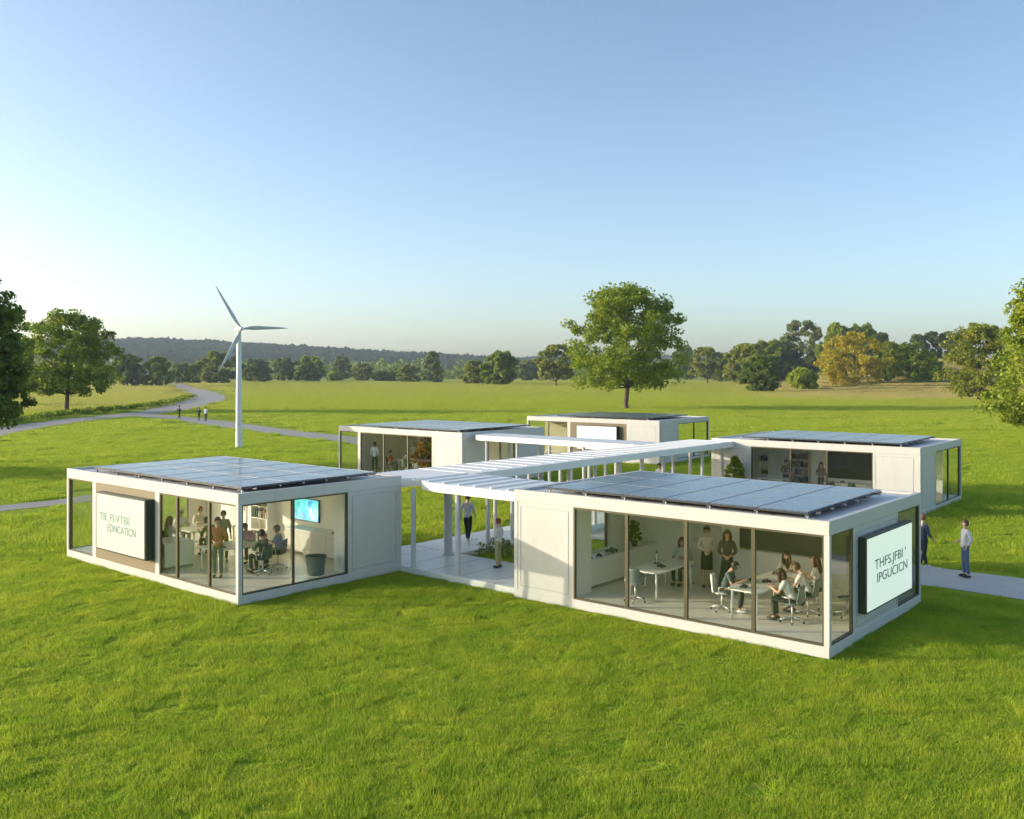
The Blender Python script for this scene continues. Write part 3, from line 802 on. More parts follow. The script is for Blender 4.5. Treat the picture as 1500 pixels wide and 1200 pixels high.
# block B room
mk_table('white table with a microscope in front of the cabinets in the right foreground block', Bm, 2.0, 5.35, 2.0, 1.0)
mk_table('long white table with black gadgets among the pupils near the glass corner', Bm, 1.95, 2.35, 2.6, .85)
chair('grey', 'empty grey office chair at the left end of the microscope table', Bm, .72, 5.35, 20)
chair('white', 'white chair of the woman seated at the microscope table', Bm, 3.35, 5.45, 180)
P_('long haired woman in grey top seated at the microscope table facing left', Bm, 3.3, 5.45, 185, 'sit', tc=(.50, .50, .42), bc=(.035, .055, .04), hair='hair_long', hc=BR)
P_('standing woman in cream blouse and short black skirt with arms folded', Bm, 3.36, 4.72, 215, 'clasp', h=1.68, tc=(.66, .60, .48), bottom='skirt', bc=(.02, .022, .02), hc=(.05, .03, .02))
P_('standing woman in dark blouse and long black skirt beside the blackboard', Bm, 2.95, 3.9, 205, 'clasp', h=1.72, tc=(.09, .065, .045), bottom='long_skirt', bc=(.02, .028, .02), hair='hair_long', hc=(.07, .04, .02))
chair('white', 'white chair under the bent man in the slate shirt', Bm, 1.3, 3.2, 285)
P_('dark haired man in slate shirt bending forward at the pupils table', Bm, 1.32, 3.1, 285, 'sit_lean', top='short_top', tc=(.09, .13, .13), bc=(.05, .06, .05), hc=BK, shoe=(.6, .6, .55))
chair('teal', 'grey green swivel chair nearest the glass at the pupils table', Bm, 1.36, 1.42, 95)
P_('pupil in white shirt seated nearest the glass, seen from behind', Bm, 1.36, 1.48, 95, 'sit_lean', top='short_top', tc=(.74, .74, .68), bc=(.05, .06, .05), hair='hair_long', hc=(.06, .03, .015))
chair('teal', 'middle grey green swivel chair in the row at the pupils table', Bm, 2.28, 1.42, 95)
P_('auburn haired pupil in white shirt, middle of the row of three', Bm, 2.28, 1.48, 95, 'sit_lean', top='short_top', tc=(.76, .74, .68), bc=(.05, .06, .05), hc=(.12, .05, .02))
chair('teal', 'grey green swivel chair deepest in the room at the pupils table', Bm, 3.1, 1.5, 100)
P_('pupil in white shirt deepest in the row of three, below the blackboard', Bm, 3.1, 1.56, 100, 'sit', top='short_top', tc=(.76, .74, .68), bc=(.05, .06, .05), hair='hair_long', hc=(.09, .04, .02))
chair('white', 'white chair at the blackboard end of the pupils table', Bm, 3.75, 2.5, 185)
P_('girl with very long brown hair seated at the blackboard end of the pupils table', Bm, 3.65, 2.5, 190, 'sit_lean', tc=(.74, .70, .62), bc=(.05, .06, .05), hair='hair_long', hc=(.09, .045, .02))
chair('grey', 'empty grey office chair seen through the narrow side window', Bm, 2.7, .62, 140)

# other blocks
P_('person in white shirt and dark trousers standing inside the back left block', Cm, .7, 7.8, 40, 'stand', h=1.78, tc=(.74, .72, .78), bc=(.03, .04, .03), hc=(.10, .04, .02))
mk_table('white table inside the back left block', Cm, 2.1, 6.0, 1.0, 1.9)
chair('dark', 'dark chair of the rust red dressed person in the back left block', Cm, 1.3, 7.1, 300)
P_('person in rust red top seated nearest the standing white shirt in the back left block', Cm, 1.3, 7.1, 300, 'sit', tc=(.36, .09, .06), bc=(.05, .05, .05), hc=BK)
P_('dark haired person in pale top standing behind the table of the back left block', Cm, 3.0, 6.9, 230, 'stand', h=1.68, tc=(.62, .55, .52), bc=(.25, .06, .06), hc=BK)
chair('white', 'white chair behind the table in the back left block', Cm, 2.9, 5.6, 180)
P_('person in pinkish top seated behind the table in the back left block', Cm, 2.9, 5.6, 180, 'sit', tc=(.66, .42, .40), bc=(.05, .05, .05), hc=RD)
chair('dark', 'dark chair of the green dressed person in the back left block', Cm, 1.25, 5.7, 0)
P_('person in dark green top seated with back to the glass in the back left block', Cm, 1.25, 5.7, 0, 'sit', tc=(.04, .07, .03), bc=(.04, .05, .03), hc=BK)
chair('white', 'white chair nearest the rust leaved plant in the back left block', Cm, 1.3, 4.85, 60)
P_('person in cream top seated beside the rust leaved plant', Cm, 1.3, 4.85, 60, 'sit_lean', tc=(.66, .55, .42), bc=(.10, .07, .05), hc=RD)
mk_table('pale wood topped bench table before the blackboard in the right rear block', Em, 1.9, 3.7, 1.0, 2.1)
for s_, yy, lb in ((0, 3.2, 'dark chair at the bench table of the right rear block, nearer the solid wall'), (1, 4.15, 'dark chair at the bench table of the right rear block, nearer the shelves')):
    chair('dark', lb, Em, 1.1, yy, 0)
P_('brown haired woman standing before the blackboard in the right rear block', Em, 2.2, 5.1, 220, 'clasp', h=1.62, tc=(.20, .15, .11), bc=(.10, .08, .06), hair='hair_long', hc=BR)
P_('person in brown top busy at the table left of the open shelves', Em, 2.6, 7.0, 200, 'clasp', h=1.6, tc=(.18, .15, .10), bc=(.08, .07, .06), hc=BK)
mk_table('small white work table left of the shelves in the right rear block', Em, 1.8, 7.3, .9, 1.4)

# ------------------------------------------------------------------ fittings and small things
def fitting(name, label, cat, mod, x, y, z, rz=0., group=None):
    return empty(name, label, cat, local(mod, x, y, z), mod.rotation_euler.z + R(rz), group)
tv = fitting('television', 'wall mounted television showing blue and turquoise picture in the left block', 'television', A, 5.15, 3.2, 1.25)
B(-.06, -.005, 0, 1.32, 0, .76).build('casing', BLACK, tv, bevel=.008)
B(-.066, -.061, .03, 1.29, .03, .73).build('screen', tv_mat(), tv)
def cabinet(label, mod, x, y, lx, ly, h, rz=0., doors=3, front='-x', top_over=.03):
    r = fitting('cabinet', label, 'cabinet', mod, x, y, FZ, rz)
    B(.03, lx, 0, ly, .08, h - .035).build('carcass', INNER, r)
    B(.06, lx - .01, .01, ly - .01, 0, .08).build('plinth', plain('plinth_grey', (.35, .34, .28), .6), r)
    B(-top_over + .03, lx + .002, -.005, ly + .005, h - .034, h).build('worktop', TABLEM, r, bevel=.006)
    w_ = ly / doors
    for i in range(doors):
        d = B(.012, .03, i * w_ + .008, (i + 1) * w_ - .008, .10, h - .05).build('cabinet_door', plain('cabinet_front', (.74, .72, .64), .4), r)
        B(-.008, .012, (i + .5) * w_ - .07, (i + .5) * w_ + .07, h - .12, h - .108).build('handle', CHROME, d)
    return r
cabinet('white base cabinets under the television of the left block', A, 4.5, .65, .6, 3.6, .80, doors=5)
cabinet('white island counter beside the sign board in the left block', A, .30, 4.35, .95, 1.0, .80, doors=2)
cabinet('long white base cabinets under the side window of the right foreground block', Bm, .92, 7.50, .5, 3.65, .80, rz=-90, doors=5)
def shelf_unit(label, mod, x, y, ly, h, mat, items, depth=.32, n=5, z=FZ):
    r = fitting('shelf_unit', label, 'shelf', mod, x, y, z)
    B(0, depth, -.02, 0, 0, h).build('side_panel', mat, r); B(0, depth, ly, ly + .02, 0, h).build('side_panel', mat, r)
    for i in range(n + 1):
        zz = i * (h - .03) / n
        B(.004, depth - .004, .001, ly - .001, zz, zz + .025).build('shelf', mat, r)
    cs = [(.35, .16, .05), (.08, .12, .09), (.30, .32, .28), (.10, .18, .24), (.45, .35, .15), (.05, .05, .05)]
    for i in range(n):
        if not items[i % len(items)]: continue
        zz = i * (h - .03) / n + .027; yy = .04
        b = MB()
        while yy < ly - .12:
            w_ = random.uniform(.025, .06); hh = random.uniform(.5, .85) * (h / n - .05)
            b.mi = random.randrange(6); b.box(.05, depth - .08, yy, yy + w_ - .003, zz, zz + hh); yy += w_
            if random.random() < .15: yy += .08
        b.build('book_row', [plain('book_cover', c, .6) for c in cs], r)
    return r
shelf_unit('white open shelves with baskets on the rear wall of the left block', A, 4.82, 5.7, .95, 2.1, INNER, (1, 0, 1, 1, 0))
shelf_unit('open shelf unit full of coloured books in the right rear block', Em, 3.65, 6.3, .95, 1.95, WOODM, (1, 1, 1, 1, 1))
shelf_unit('narrow rack of dark bottles beside the left wall of the right rear block', Em, 3.65, 8.4, .5, 1.7, INNER, (1, 1, 1, 0, 1))
# waste bin
bn = fitting('waste_bin', 'large grey green waste bin standing inside the left block window', 'bin', A, 2.95, .55, FZ)
MB().lathe([(.22, 0), (.235, .02), (.285, .50), (.285, .52), (.265, .52), (.22, .04)], 24).build('bin_body', plain('bin_plastic', (.12, .17, .17), .5), bn)
MB().lathe([(.288, .50), (.31, .505), (.31, .55), (.27, .555), (.262, .53), (.285, .50)], 24).build('rim', plain('bin_liner', (.07, .09, .09), .5), bn)
def microscope(label, mod, x, y, z, rz=0.):
    r = fitting('microscope', label, 'microscope', mod, x, y, z, rz, 'microscopes and gadgets on the tables')
    B(-.09, .09, -.07, .07, 0, .025).build('foot', BLACK, r, bevel=.006)
    MB().tube([(-.06, 0, .025), (-.09, 0, .12), (-.07, 0, .24), (0, 0, .28)], [.022, .02, .02, .018], 8).build('arm', TABLEM, r)
    B(-.06, .06, -.05, .05, .10, .112).build('stage', BLACK, r)
    MB().tube([(.03, 0, .14), (.01, 0, .26), (-.04, 0, .36)], [.012, .024, .016], 10).build('tube', plain('blue_grey_plastic', (.08, .14, .16), .4), r)
    return r
microscope('blue grey microscope on the table of the seated woman', Bm, 2.1, 5.55, FZ + .74, 30)
microscope('small microscope near the window end of the white cabinets', Bm, 1.3, 7.2, FZ + .80, -40)
microscope('microscope at the end of the television cabinets in the left block', A, 4.8, 1.2, FZ + .80, 150)
def gadget(label, mod, x, y, z, rz, c=(.03, .035, .03), s=1.):
    r = fitting('gadget', label, 'gadget', mod, x, y, z, rz, 'microscopes and gadgets on the tables'); r.scale = (s, s, s)
    B(-.10, .10, -.06, .06, .02, .055).build('chassis', plain('gadget_shell', c, .5), r, bevel=.01)
    for a in (-.07, .07):
        for b in (-.065, .065): MB().tube([(a, b - .01, .025), (a, b + .01, .025)], .025, 10).build('wheel', BLACK, r)
    MB().ball((.0, 0, .065), (.05, .04, .03), 10, 5).build('cover', plain('gadget_cover', (.10, .11, .10), .4), r)
gadget('black gadget nearest the left corner of the pupils table', Bm, .95, 2.45, FZ + .74, 10)
gadget('black gadget with a round cover left of centre on the pupils table', Bm, 1.75, 2.62, FZ + .74, 50)
gadget('black gadget at the centre of the pupils table', Bm, 1.85, 2.28, FZ + .74, 100)
gadget('black gadget at the far end of the pupils table', Bm, 2.85, 2.5, FZ + .74, 20)
gadget('small black device in the middle of the microscope table', Bm, 1.75, 5.2, FZ + .74, 75)
gadget('blue box shaped device on the cabinets below the side window', Bm, 2.4, 7.2, FZ + .80, 0, (.06, .14, .18), 1.5)
gadget('dark round device on the cabinets at the side wall', Bm, 1.65, 7.12, FZ + .80, 30)
gadget('dark tablet like device on the corner table of the left block', A, 1.2, 2.7, FZ + .74, 15)
gadget('yellow sponge box lying on the chalk tray', Bm, 4.5, 4.15, 1.248, 90, (.60, .38, .08), .8)
gadget('black device at the end of the television cabinets', A, 4.75, 1.9, FZ + .80, 80)
gadget('dark box on the bench table in the right rear block', Em, 2.0, 4.0, FZ + .74, 80)

def leafy(mb_n, centers, sig, size, per, rg, squash=.8, updir=.35):
    """leaf quads scattered round clump centres -> (V,F)"""
    C = np.repeat(centers, per, axis=0); n = len(C)
    sg = np.repeat(np.asarray(sig).reshape(-1, 1) * np.ones((len(centers), 1)), per, axis=0)
    d = rg.normal(size=(n, 3)); d /= np.linalg.norm(d, axis=1, keepdims=True) + 1e-9
    rad = rg.random((n, 1)) ** .45
    P = C + d * rad * sg * np.array([1, 1, squash])
    nr = rg.normal(size=(n, 3)) * .8 + d * .5 + np.array([0, 0, updir]); nr /= np.linalg.norm(nr, axis=1, keepdims=True) + 1e-9
    a = np.cross(nr, rg.normal(size=(n, 3))); a /= np.linalg.norm(a, axis=1, keepdims=True) + 1e-9
    b = np.cross(nr, a); s = size * (.6 + .8 * rg.random((n, 1)))
    V = np.stack([P - a * s * .5, P + b * s * .34 + nr * s * .06, P + a * s * .5, P - b * s * .34 + nr * s * .06], axis=1).reshape(-1, 3)
    F = np.arange(4 * n).reshape(n, 4)
    return V, F

def potted_plant(label, mod, x, y, z, h, w_, leaf, pot_h=.16, stem=.0, seed=1, tree_like=False, world=None):
    p = local(mod, x, y, z) if world is None else world
    r = empty('potted_plant', label, 'plant', p, 0)
    MB().lathe([(.07, 0), (.10, pot_h), (.085, pot_h), (.06, pot_h * .7)], 16).build('pot', plain('dark_pot', (.05, .045, .035), .6), r)
    MB().tube([(0, 0, pot_h * .7), (.01, 0, pot_h + stem + h * .25), (0, .01, h * .85)], [.014, .011, .004], 7).build('stem', BARK, r)
    rg = np.random.default_rng(seed); n = 90 if tree_like else 40
    t = rg.random(n); z0 = pot_h + stem; zz = z0 + t * (h - z0)
    rr = (w_ / 2) * (np.sin(np.pi * (.25 + .72 * t)) if tree_like else (1 - t * .85) ** .8) * (.35 + .65 * rg.random(n))
    an = rg.random(n) * 6.28
    C = np.stack([rr * np.cos(an), rr * np.sin(an), zz], axis=1)
    V, F = leafy(0, C, w_ * .12, w_ * .13, 16, rg)
    o = bpy.data.objects.new('foliage', np_mesh('foliage', V, F, LEAF[leaf])); link(o, r)
    return r
potted_plant('bright green potted shrub on the white cabinets at the room corner', Bm, 3.6, 7.2, FZ + .80, .72, .58, 'indoor', seed=3)
potted_plant('tiny potted plant on the cabinets below the side window', Bm, 1.05, 7.25, FZ + .80, .34, .26, 'indoor', .08, seed=4)
potted_plant('round topped little tree in a pot outside the wall of the right rear block', Em, -.55, 8.2, .0, 2.15, .95, 'green', .2, .75, 5, True)
potted_plant('tall rust brown leaved plant at the right end window of the back left block', Cm, 1.1, 3.75, FZ, 2.2, 1.7, 'rust', .25, .25, 6, True)
# shrub in the grass court beside the deck
sh = empty('shrub', 'pale flowering shrub growing beside the deck behind the child', 'shrub', WL(3.6, 3.9, 0), 0)
rg = np.random.default_rng(11)
C = rg.normal(size=(26, 3)) * [.35, .35, .18] + [0, 0, .38]
V, F = leafy(0, C, .16, .10, 22, rg); o = bpy.data.objects.new('foliage', np_mesh('foliage', V, F, LEAF['grey'])); link(o, sh)
C = rg.normal(size=(10, 3)) * [.35, .35, .14] + [0, 0, .52]
V, F = leafy(0, C, .10, .07, 10, rg); o = bpy.data.objects.new('blossom', np_mesh('blossom', V, F, plain('blossom', (.7, .7, .62), .7))); link(o, sh)
MB().tube([(0, 0, 0), (.03, 0, .2), (0, .05, .4)], [.03, .02, .01], 7).build('stem', BARK, sh)

# ------------------------------------------------------------------ wind turbine
tx, ty = gp(350, 656)
wt = empty('wind_turbine', 'slim white three bladed wind turbine behind the left block', 'wind turbine', (tx, ty, 0), 0)
HZ = 6.2 + 63 * ty / FPX
MB().lathe([(.36, 0), (.36, .05), (.275, .07), (.27, .5), (.18, HZ - .32), (.16, HZ - .2)], 28).build('tower', plain('turbine_white', (.78, .79, .80), .4, var=.03), wt)
ax = Vector((.60, -.80, .0)).normalized()   # rotor axis, towards the viewer's right
nc = bpy.data.objects.new('nacelle', None)
yaw = math.atan2(ax.y, ax.x)
q = MB(); q.box(-.72, .40, -.17, .17, -.16, .19); n_ = q.build('nacelle', plain('nacelle_warm_light', (.80, .76, .70), .4, var=.03), wt, loc=(0, 0, HZ), bevel=.09); n_.rotation_euler = (0, 0, yaw)  # warm sunlight on the nacelle is put into its colour
hb = MB().lathe([(.17, 0), (.18, .15), (.15, .3), (.08, .38), (.01, .42)], 20).build('hub', plain('turbine_white', (.78, .79, .80), .4, var=.03), wt, loc=Vector((0, 0, HZ)) + ax * .40)
hb.rotation_euler = ax.to_track_quat('Z', 'Y').to_euler()
# blade along +z, airfoil sections
L_ = 4.02; secs = [(0, .07, .07, 0), (.25, .07, .07, 0), (.7, .16, .06, 30), (1.2, .18, .05, 22), (2.2, .13, .035, 12), (3.4, .07, .02, 5), (L_, .015, .008, 2)]
bmv = MB(); n = 12; vs = []
for z, c, t, tw in secs:
    for k in range(n):
        a = 2 * math.pi * k / n; px_ = c * math.cos(a) + (c * .35 if z > .3 else 0); py_ = t * math.sin(a)
        tr_ = R(tw); vs.append((px_ * math.cos(tr_) - py_ * math.sin(tr_), px_ * math.sin(tr_) + py_ * math.cos(tr_), z))
fs = [(i * n + k, i * n + (k + 1) % n, (i + 1) * n + (k + 1) % n, (i + 1) * n + k) for i in range(len(secs) - 1) for k in range(n)] + [tuple(range((len(secs) - 1) * n, len(secs) * n))]
bmv.add(vs, fs, True); bme = bmv.mesh('blade', plain('blade_shade_grey', (.55, .58, .62), .35, var=.03))  # blue-grey shade of the blades is put into their colour
right = Vector((0, 0, 1)).cross(ax).normalized()      # horizontal in the rotor plane
if right.x < 0: right = -right
for ang in (2, 122, 242):
    a = R(ang); d = right * math.cos(a) + Vector((0, 0, 1)) * math.sin(a)
    o = bpy.data.objects.new('blade', bme); link(o, wt)
    zc = d; yc = ax; xc = yc.cross(zc)
    o.matrix_local = Matrix.Translation(Vector((0, 0, HZ)) + ax * .55) @ Matrix((xc, yc, zc)).transposed().to_4x4()

# ------------------------------------------------------------------ ground, paths, hills
def ribbon(name, pts, widths, z=.02, th=.0):
    P = [Vector((p[0], p[1])) for p in pts]
    # catmull-rom densify
    Q = []; Wd = []
    for i in range(len(P) - 1):
        p0 = P[max(i - 1, 0)]; p1 = P[i]; p2 = P[i + 1]; p3 = P[min(i + 2, len(P) - 1)]
        for k in range(6):
            t = k / 6
            Q.append(.5 * ((2 * p1) + (p2 - p0) * t + (2 * p0 - 5 * p1 + 4 * p2 - p3) * t * t + (3 * p1 - p0 - 3 * p2 + p3) * t ** 3)); Wd.append(widths[i] * (1 - t) + widths[i + 1] * t)
    Q.append(P[-1]); Wd.append(widths[-1])
    L = []; Rr = []
    for i, q_ in enumerate(Q):
        d = (Q[min(i + 1, len(Q) - 1)] - Q[max(i - 1, 0)]).normalized(); nn = Vector((-d.y, d.x)); jt_ = 1 + .04 * math.sin(i * 1.7) + .03 * math.sin(i * 3.1)
        L.append(q_ + nn * Wd[i] / 2 * jt_); Rr.append(q_ - nn * Wd[i] / 2 * jt_)
    n = len(Q); m = MB(); m.add([(p.x, p.y, z) for p in L] + [(p.x, p.y, z) for p in Rr], [(n + i, n + i + 1, i + 1, i) for i in range(n - 1)])
    return m, [(q_.x, q_.y, w_ / 2) for q_, w_ in zip(Q, Wd)]
PATHM = plain('path_asphalt', (.36, .33, .30), .85, var=.14, scale=1.2, bump=.3)
CONCM = plain('path_concrete', (.52, .50, .45), .8, var=.12, scale=1.5, bump=.3)
paths = []
def path(name, pts, widths, mat, z, label=None):
    m, q = ribbon(name, pts, widths, z); o = m.build(name, mat); tag(o, label, None, None, 'structure'); paths.append(q)
path('path', [gp(-90, 650), gp(0, 632), gp(60, 622), gp(120, 614), gp(190, 607.5), gp(245, 600), gp(283, 592), gp(303, 585), gp(306, 579.5), gp(292, 573.5), gp(272, 568.5), gp(262, 564), gp(255, 561)],
     [4.2, 4.2, 4.4, 4.6, 5, 6, 7, 8, 8, 7, 6.5, 6, 6], PATHM, .012)
path('path', [gp(205, 607.5), gp(255, 612), gp(320, 620), gp(400, 631.2), gp(500, 642.5), gp(580, 655)], [4.5, 4.4, 4.2, 4.2, 3.8, 3.6], PATHM, .008)
path('path', [gp(-120, 759), gp(-60, 752), gp(0, 745), gp(100, 734.5), gp(190, 721), gp(260, 711)], [1.9, 1.9, 1.9, 1.9, 1.9, 1.9], PATHM, .012)
path('path', [uv(29.9, 24.), uv(30., 14), uv(30., 5), uv(30.05, -6), uv(30.2, -20)], [2.9, 2.9, 2.9, 2.9, 2.9], CONCM, .012)
path('path', [WL(10., 2.), WL(13.5, -1.), WL(18, -4)], [1.6, 1.8, 2.], CONCM, .016)

g = np.concatenate([np.linspace(-3200, -600, 14), np.linspace(-560, 560, 57), np.linspace(600, 3200, 14)])
gy = np.concatenate([np.linspace(-60, 100, 9), np.linspace(120, 900, 60), np.linspace(950, 3400, 20)])
X, Y = np.meshgrid(g, gy)
def rise(X, Y):
    t = np.clip((Y - 235) / 260, 0, 1); t = t * t * (3 - 2 * t)
    s = np.clip((X / np.maximum(Y, 1) - .27) / .16, 0, 1); s = s * s * (3 - 2 * s)
    return 12.5 * t * s
Z = rise(X, Y)
V = np.stack([X.ravel(), Y.ravel(), Z.ravel()], 1)
ny_, nx_ = X.shape; idx = np.arange(nx_ * ny_).reshape(ny_, nx_)
F = np.stack([idx[:-1, :-1].ravel(), idx[:-1, 1:].ravel(), idx[1:, 1:].ravel(), idx[1:, :-1].ravel()], 1)
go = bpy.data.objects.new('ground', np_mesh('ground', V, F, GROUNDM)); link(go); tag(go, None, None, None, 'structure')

def wood_mat():
    m, nt, b = new_mat('wooded_hill')
    g_ = N(nt, 'ShaderNodeNewGeometry'); v = N(nt, 'ShaderNodeTexVoronoi', Scale=.055); n = N(nt, 'ShaderNodeTexNoise', Scale=.006, Detail=5.)
    nt.links.new(g_.outputs['Position'], v.inputs['Vector']); nt.links.new(g_.outputs['Position'], n.inputs['Vector'])
    mx = N(nt, 'ShaderNodeMix', data_type='RGBA'); mx.inputs['A'].default_value = (.022, .04, .014, 1); mx.inputs['B'].default_value = (.075, .095, .025, 1)
    nt.links.new(v.outputs['Color'], mx.inputs['Factor']); nt.links.new(mx.outputs['Result'], b.inputs['Base Color'])
    b.inputs['Roughness'].default_value = .95; b.inputs['Specular IOR Level'].default_value = .05
    return m
def hill(name, prof, d0, depth, seed, amp=5.):
    """prof: (px, py) skyline as seen; crest stands d0 away, slope comes forward by depth"""
    rg = np.random.default_rng(seed)
    pxs = np.arange(prof[0][0], prof[-1][0] + .01, 2.2)
    cy = np.interp(pxs, [p[0] for p in prof], [p[1] for p in prof])
    rows = 46; V = []; n = len(pxs)
    for j in range(rows):
        t = j / (rows - 1)               # 0 at the foot .. 1 crest, then behind
        d = d0 - depth * (1 - t)
        X_ = (pxs - 750) / FPX * d0 * (1 - .0 * t)
        zc = np.maximum(CAMH + (HOR - cy) / FPX * d0, 2.)
        z = zc * (t ** .8) * 1.0 + rg.normal(size=n) * amp * .5 + (rg.random(n) > .86) * amp * .7
        if j == 0: z = np.full(n, -2.)
        V.append(np.stack([X_ + rg.normal(size=n) * 1.2, np.full(n, d) + rg.normal(size=n) * 3, z], 1))
    V.append(np.stack([(pxs - 750) / FPX * d0, np.full(n, d0 + 500.), np.full(n, -5.)], 1)); rows += 1
    V = np.concatenate(V); idx = np.arange(rows * n).reshape(rows, n)
    F = np.stack([idx[:-1, :-1].ravel(), idx[:-1, 1:].ravel(), idx[1:, 1:].ravel(), idx[1:, :-1].ravel()], 1)
    o = bpy.data.objects.new(name, np_mesh(name, V, F, WOODH)); link(o); tag(o, None, None, None, 'structure')
WOODH = wood_mat()
hill('hills', [(-700, 505), (-200, 500), (100, 499), (165, 498), (232, 496), (300, 499.5), (360, 503), (420, 506), (500, 511), (580, 516), (650, 519), (710, 523), (760, 527), (800, 532)], 2000, 800, 1, 4.5)
hill('hills', [(540, 560), (620, 535), (700, 528), (760, 525), (800, 521), (840, 519.5), (900, 521), (1000, 522), (1100, 524), (1300, 530), (1900, 532)], 2600, 700, 2, 5.)

# ------------------------------------------------------------------ trees
def tree_meshes(seed, h, w_, base, leaf, size, n_cl, per, shape='round', trunk_r=None, lean=0.):
    rg = np.random.default_rng(seed)
    cz = (h + base) / 2; hz = (h - base) / 2; R0 = w_ / 2
    # clumps sit mostly in the outer shell of an uneven envelope
    d = rg.normal(size=(n_cl, 3)); d /= np.linalg.norm(d, axis=1, keepdims=True)
    az = np.arctan2(d[:, 1], d[:, 0])
    ph = rg.random(6) * 6.28
    bump = 1 + .13 * np.sin(2 * az + ph[0]) * np.cos(d[:, 2] * 2 + ph[1]) + .10 * np.sin(3 * az + ph[2] + d[:, 2] * 4) + .08 * np.sin(5 * az + ph[3] - d[:, 2] * 5)
    zn = rg.random(n_cl) * 2 - 1
    if shape == 'cone': prof = (1.02 * np.clip((1.06 - zn) / 2, 0, 1) ** .62) * np.clip((zn + 1.12) / .35, 0, 1) ** .4
    elif shape == 'wide': prof = np.where(zn > -.25, np.clip(1 - np.abs((zn + .25) / 1.27) ** 2.3, 0, 1) ** .5, np.clip(1 - np.abs((zn + .25) / .82) ** 3.5, 0, 1) ** .5)
    else: prof = np.where(zn > -.1, np.clip(1 - np.abs((zn + .1) / 1.12) ** 2.3, 0, 1) ** .5, np.clip(1 - np.abs((zn + .1) / 1.0) ** 4, 0, 1) ** .5)
    if shape == 'wide': prof = np.where(zn > -.25, np.clip(1 - np.abs((zn + .25) / 1.27) ** 3, 0, 1) ** .5, prof)
    rh = prof * (.12 + .88 * rg.random(n_cl) ** .55) * bump
    zj = cz + zn * (hz - w_ * .04) * (1 - .04 * rg.random(n_cl))
    if shape == 'wide': zj = zj + np.where(zn < -.5, (1 - rh) * hz * .28, 0)      # branches arch down at the rim
    C = np.stack([np.cos(az) * rh * (R0 - w_ * .06), np.sin(az) * rh * (R0 - w_ * .06), zj], 1)
    sig = w_ * .075 * (.6 + .8 * rg.random(n_cl))
    V, F = leafy(0, C, sig, size, per, rg, .75)
    crown = np_mesh('crown', V, F, LEAF[leaf])
    # trunk and limbs that reach a share of the clumps
    tr_ = trunk_r or h * .022
    m = MB(); top = base + (h - base) * .62
    wob = rg.normal(size=(6, 2)) * tr_ * .35
    zs = [0, .12 * base, base * .6, base + .1 * (h - base), base + .3 * (h - base), top]
    pts = [Vector((wob[i, 0] if i > 1 else 0, wob[i, 1] if i > 1 else 0, zs[i])) for i in range(6)]
    m.tube(pts, [tr_ * 1.5, tr_ * 1.1, tr_, tr_ * .8, tr_ * .5, tr_ * .18], 9)
    sel = rg.permutation(n_cl)[:min(n_cl, 26)]
    for i in sel:
        c = Vector(C[i]); z0 = min(max(h * .12, c.z - np.hypot(c.x, c.y) * (.7 + .5 * rg.random())), top * .95)
        k = min(range(5), key=lambda q_: abs(zs[q_] - z0)); k = max(1, k)
        t = (z0 - zs[k]) / (zs[k + 1] - zs[k]) if k < 5 else 0; t = min(1, max(0, t)); s0 = pts[k].lerp(pts[k + 1], t)
        md_ = s0.lerp(c, .5) + Vector((0, 0, -.03 * (c - s0).length)) + Vector(rg.normal(size=3)) * .03 * w_ * .5
        ln = (c - s0).length; rr = tr_ * .34
        m.tube([s0, md_, c], [rr, rr * .6, rr * .15], 5)
    return m.mesh('trunk', BARK), crown
_tm = {}
def tree(label, px, py, pytop, pxw, leaf='green', shape='round', seed=1, basef=.18, size=None, n_cl=90, per=60, key=None, name='tree', loc=None, h=None, wd=None, rz=0., z=0., group=None, trunk_r=None):
    if loc is None: loc = gp(px, py)
    d = loc[1]
    if h is None: h = (py - pytop) * d / FPX
    if wd is None: wd = pxw * d / FPX * (1.15 if py < 580 else 1) * (1.1 if py < 580 and px > 1060 else 1)
    if key is not None and key in _tm: tm, cm, h0, w0 = _tm[key]
    else:
        tm, cm = tree_meshes(seed, h, wd, h * basef, leaf, size or max(.22, d * .0028), n_cl, per, shape, trunk_r)
        h0, w0 = h, wd
        if key is not None: _tm[key] = (tm, cm, h0, w0)
    r = empty(name, label, name.replace('_', ' '), (loc[0], loc[1], z), rz, group)
    a = bpy.data.objects.new('trunk', tm); link(a, r); b = bpy.data.objects.new('crown', cm); link(b, r)
    r.scale = (wd / w0, wd / w0, h / h0)
    return r
tree('big lone spreading tree behind the farthest block', 917, 599, 416, 180, 'green', 'wide', 21, .08, .48, 280, 110, trunk_r=.42)
tree('broad tree with dark trunk beside the far path, second from the left edge', 98, 604, 454, 146, 'green', 'wide', 22, .08, .44, 240, 100, trunk_r=.36)
tree('large dark leafy tree cut by the left edge of the picture', -58, 687, 390, 195, 'dark', 'round', 23, .20, .32, 280, 110)
tree('tall light green tree cut by the right edge of the picture', 1532, 650, 378, 185, 'light', 'cone', 24, .06, .32, 270, 110)
tree('large olive bushy tree just left of the right edge tree', 1432, 587, 472, 112, 'olive', 'round', 25, .01, .55, 170, 100)
G_ = 'trees in the distant row'
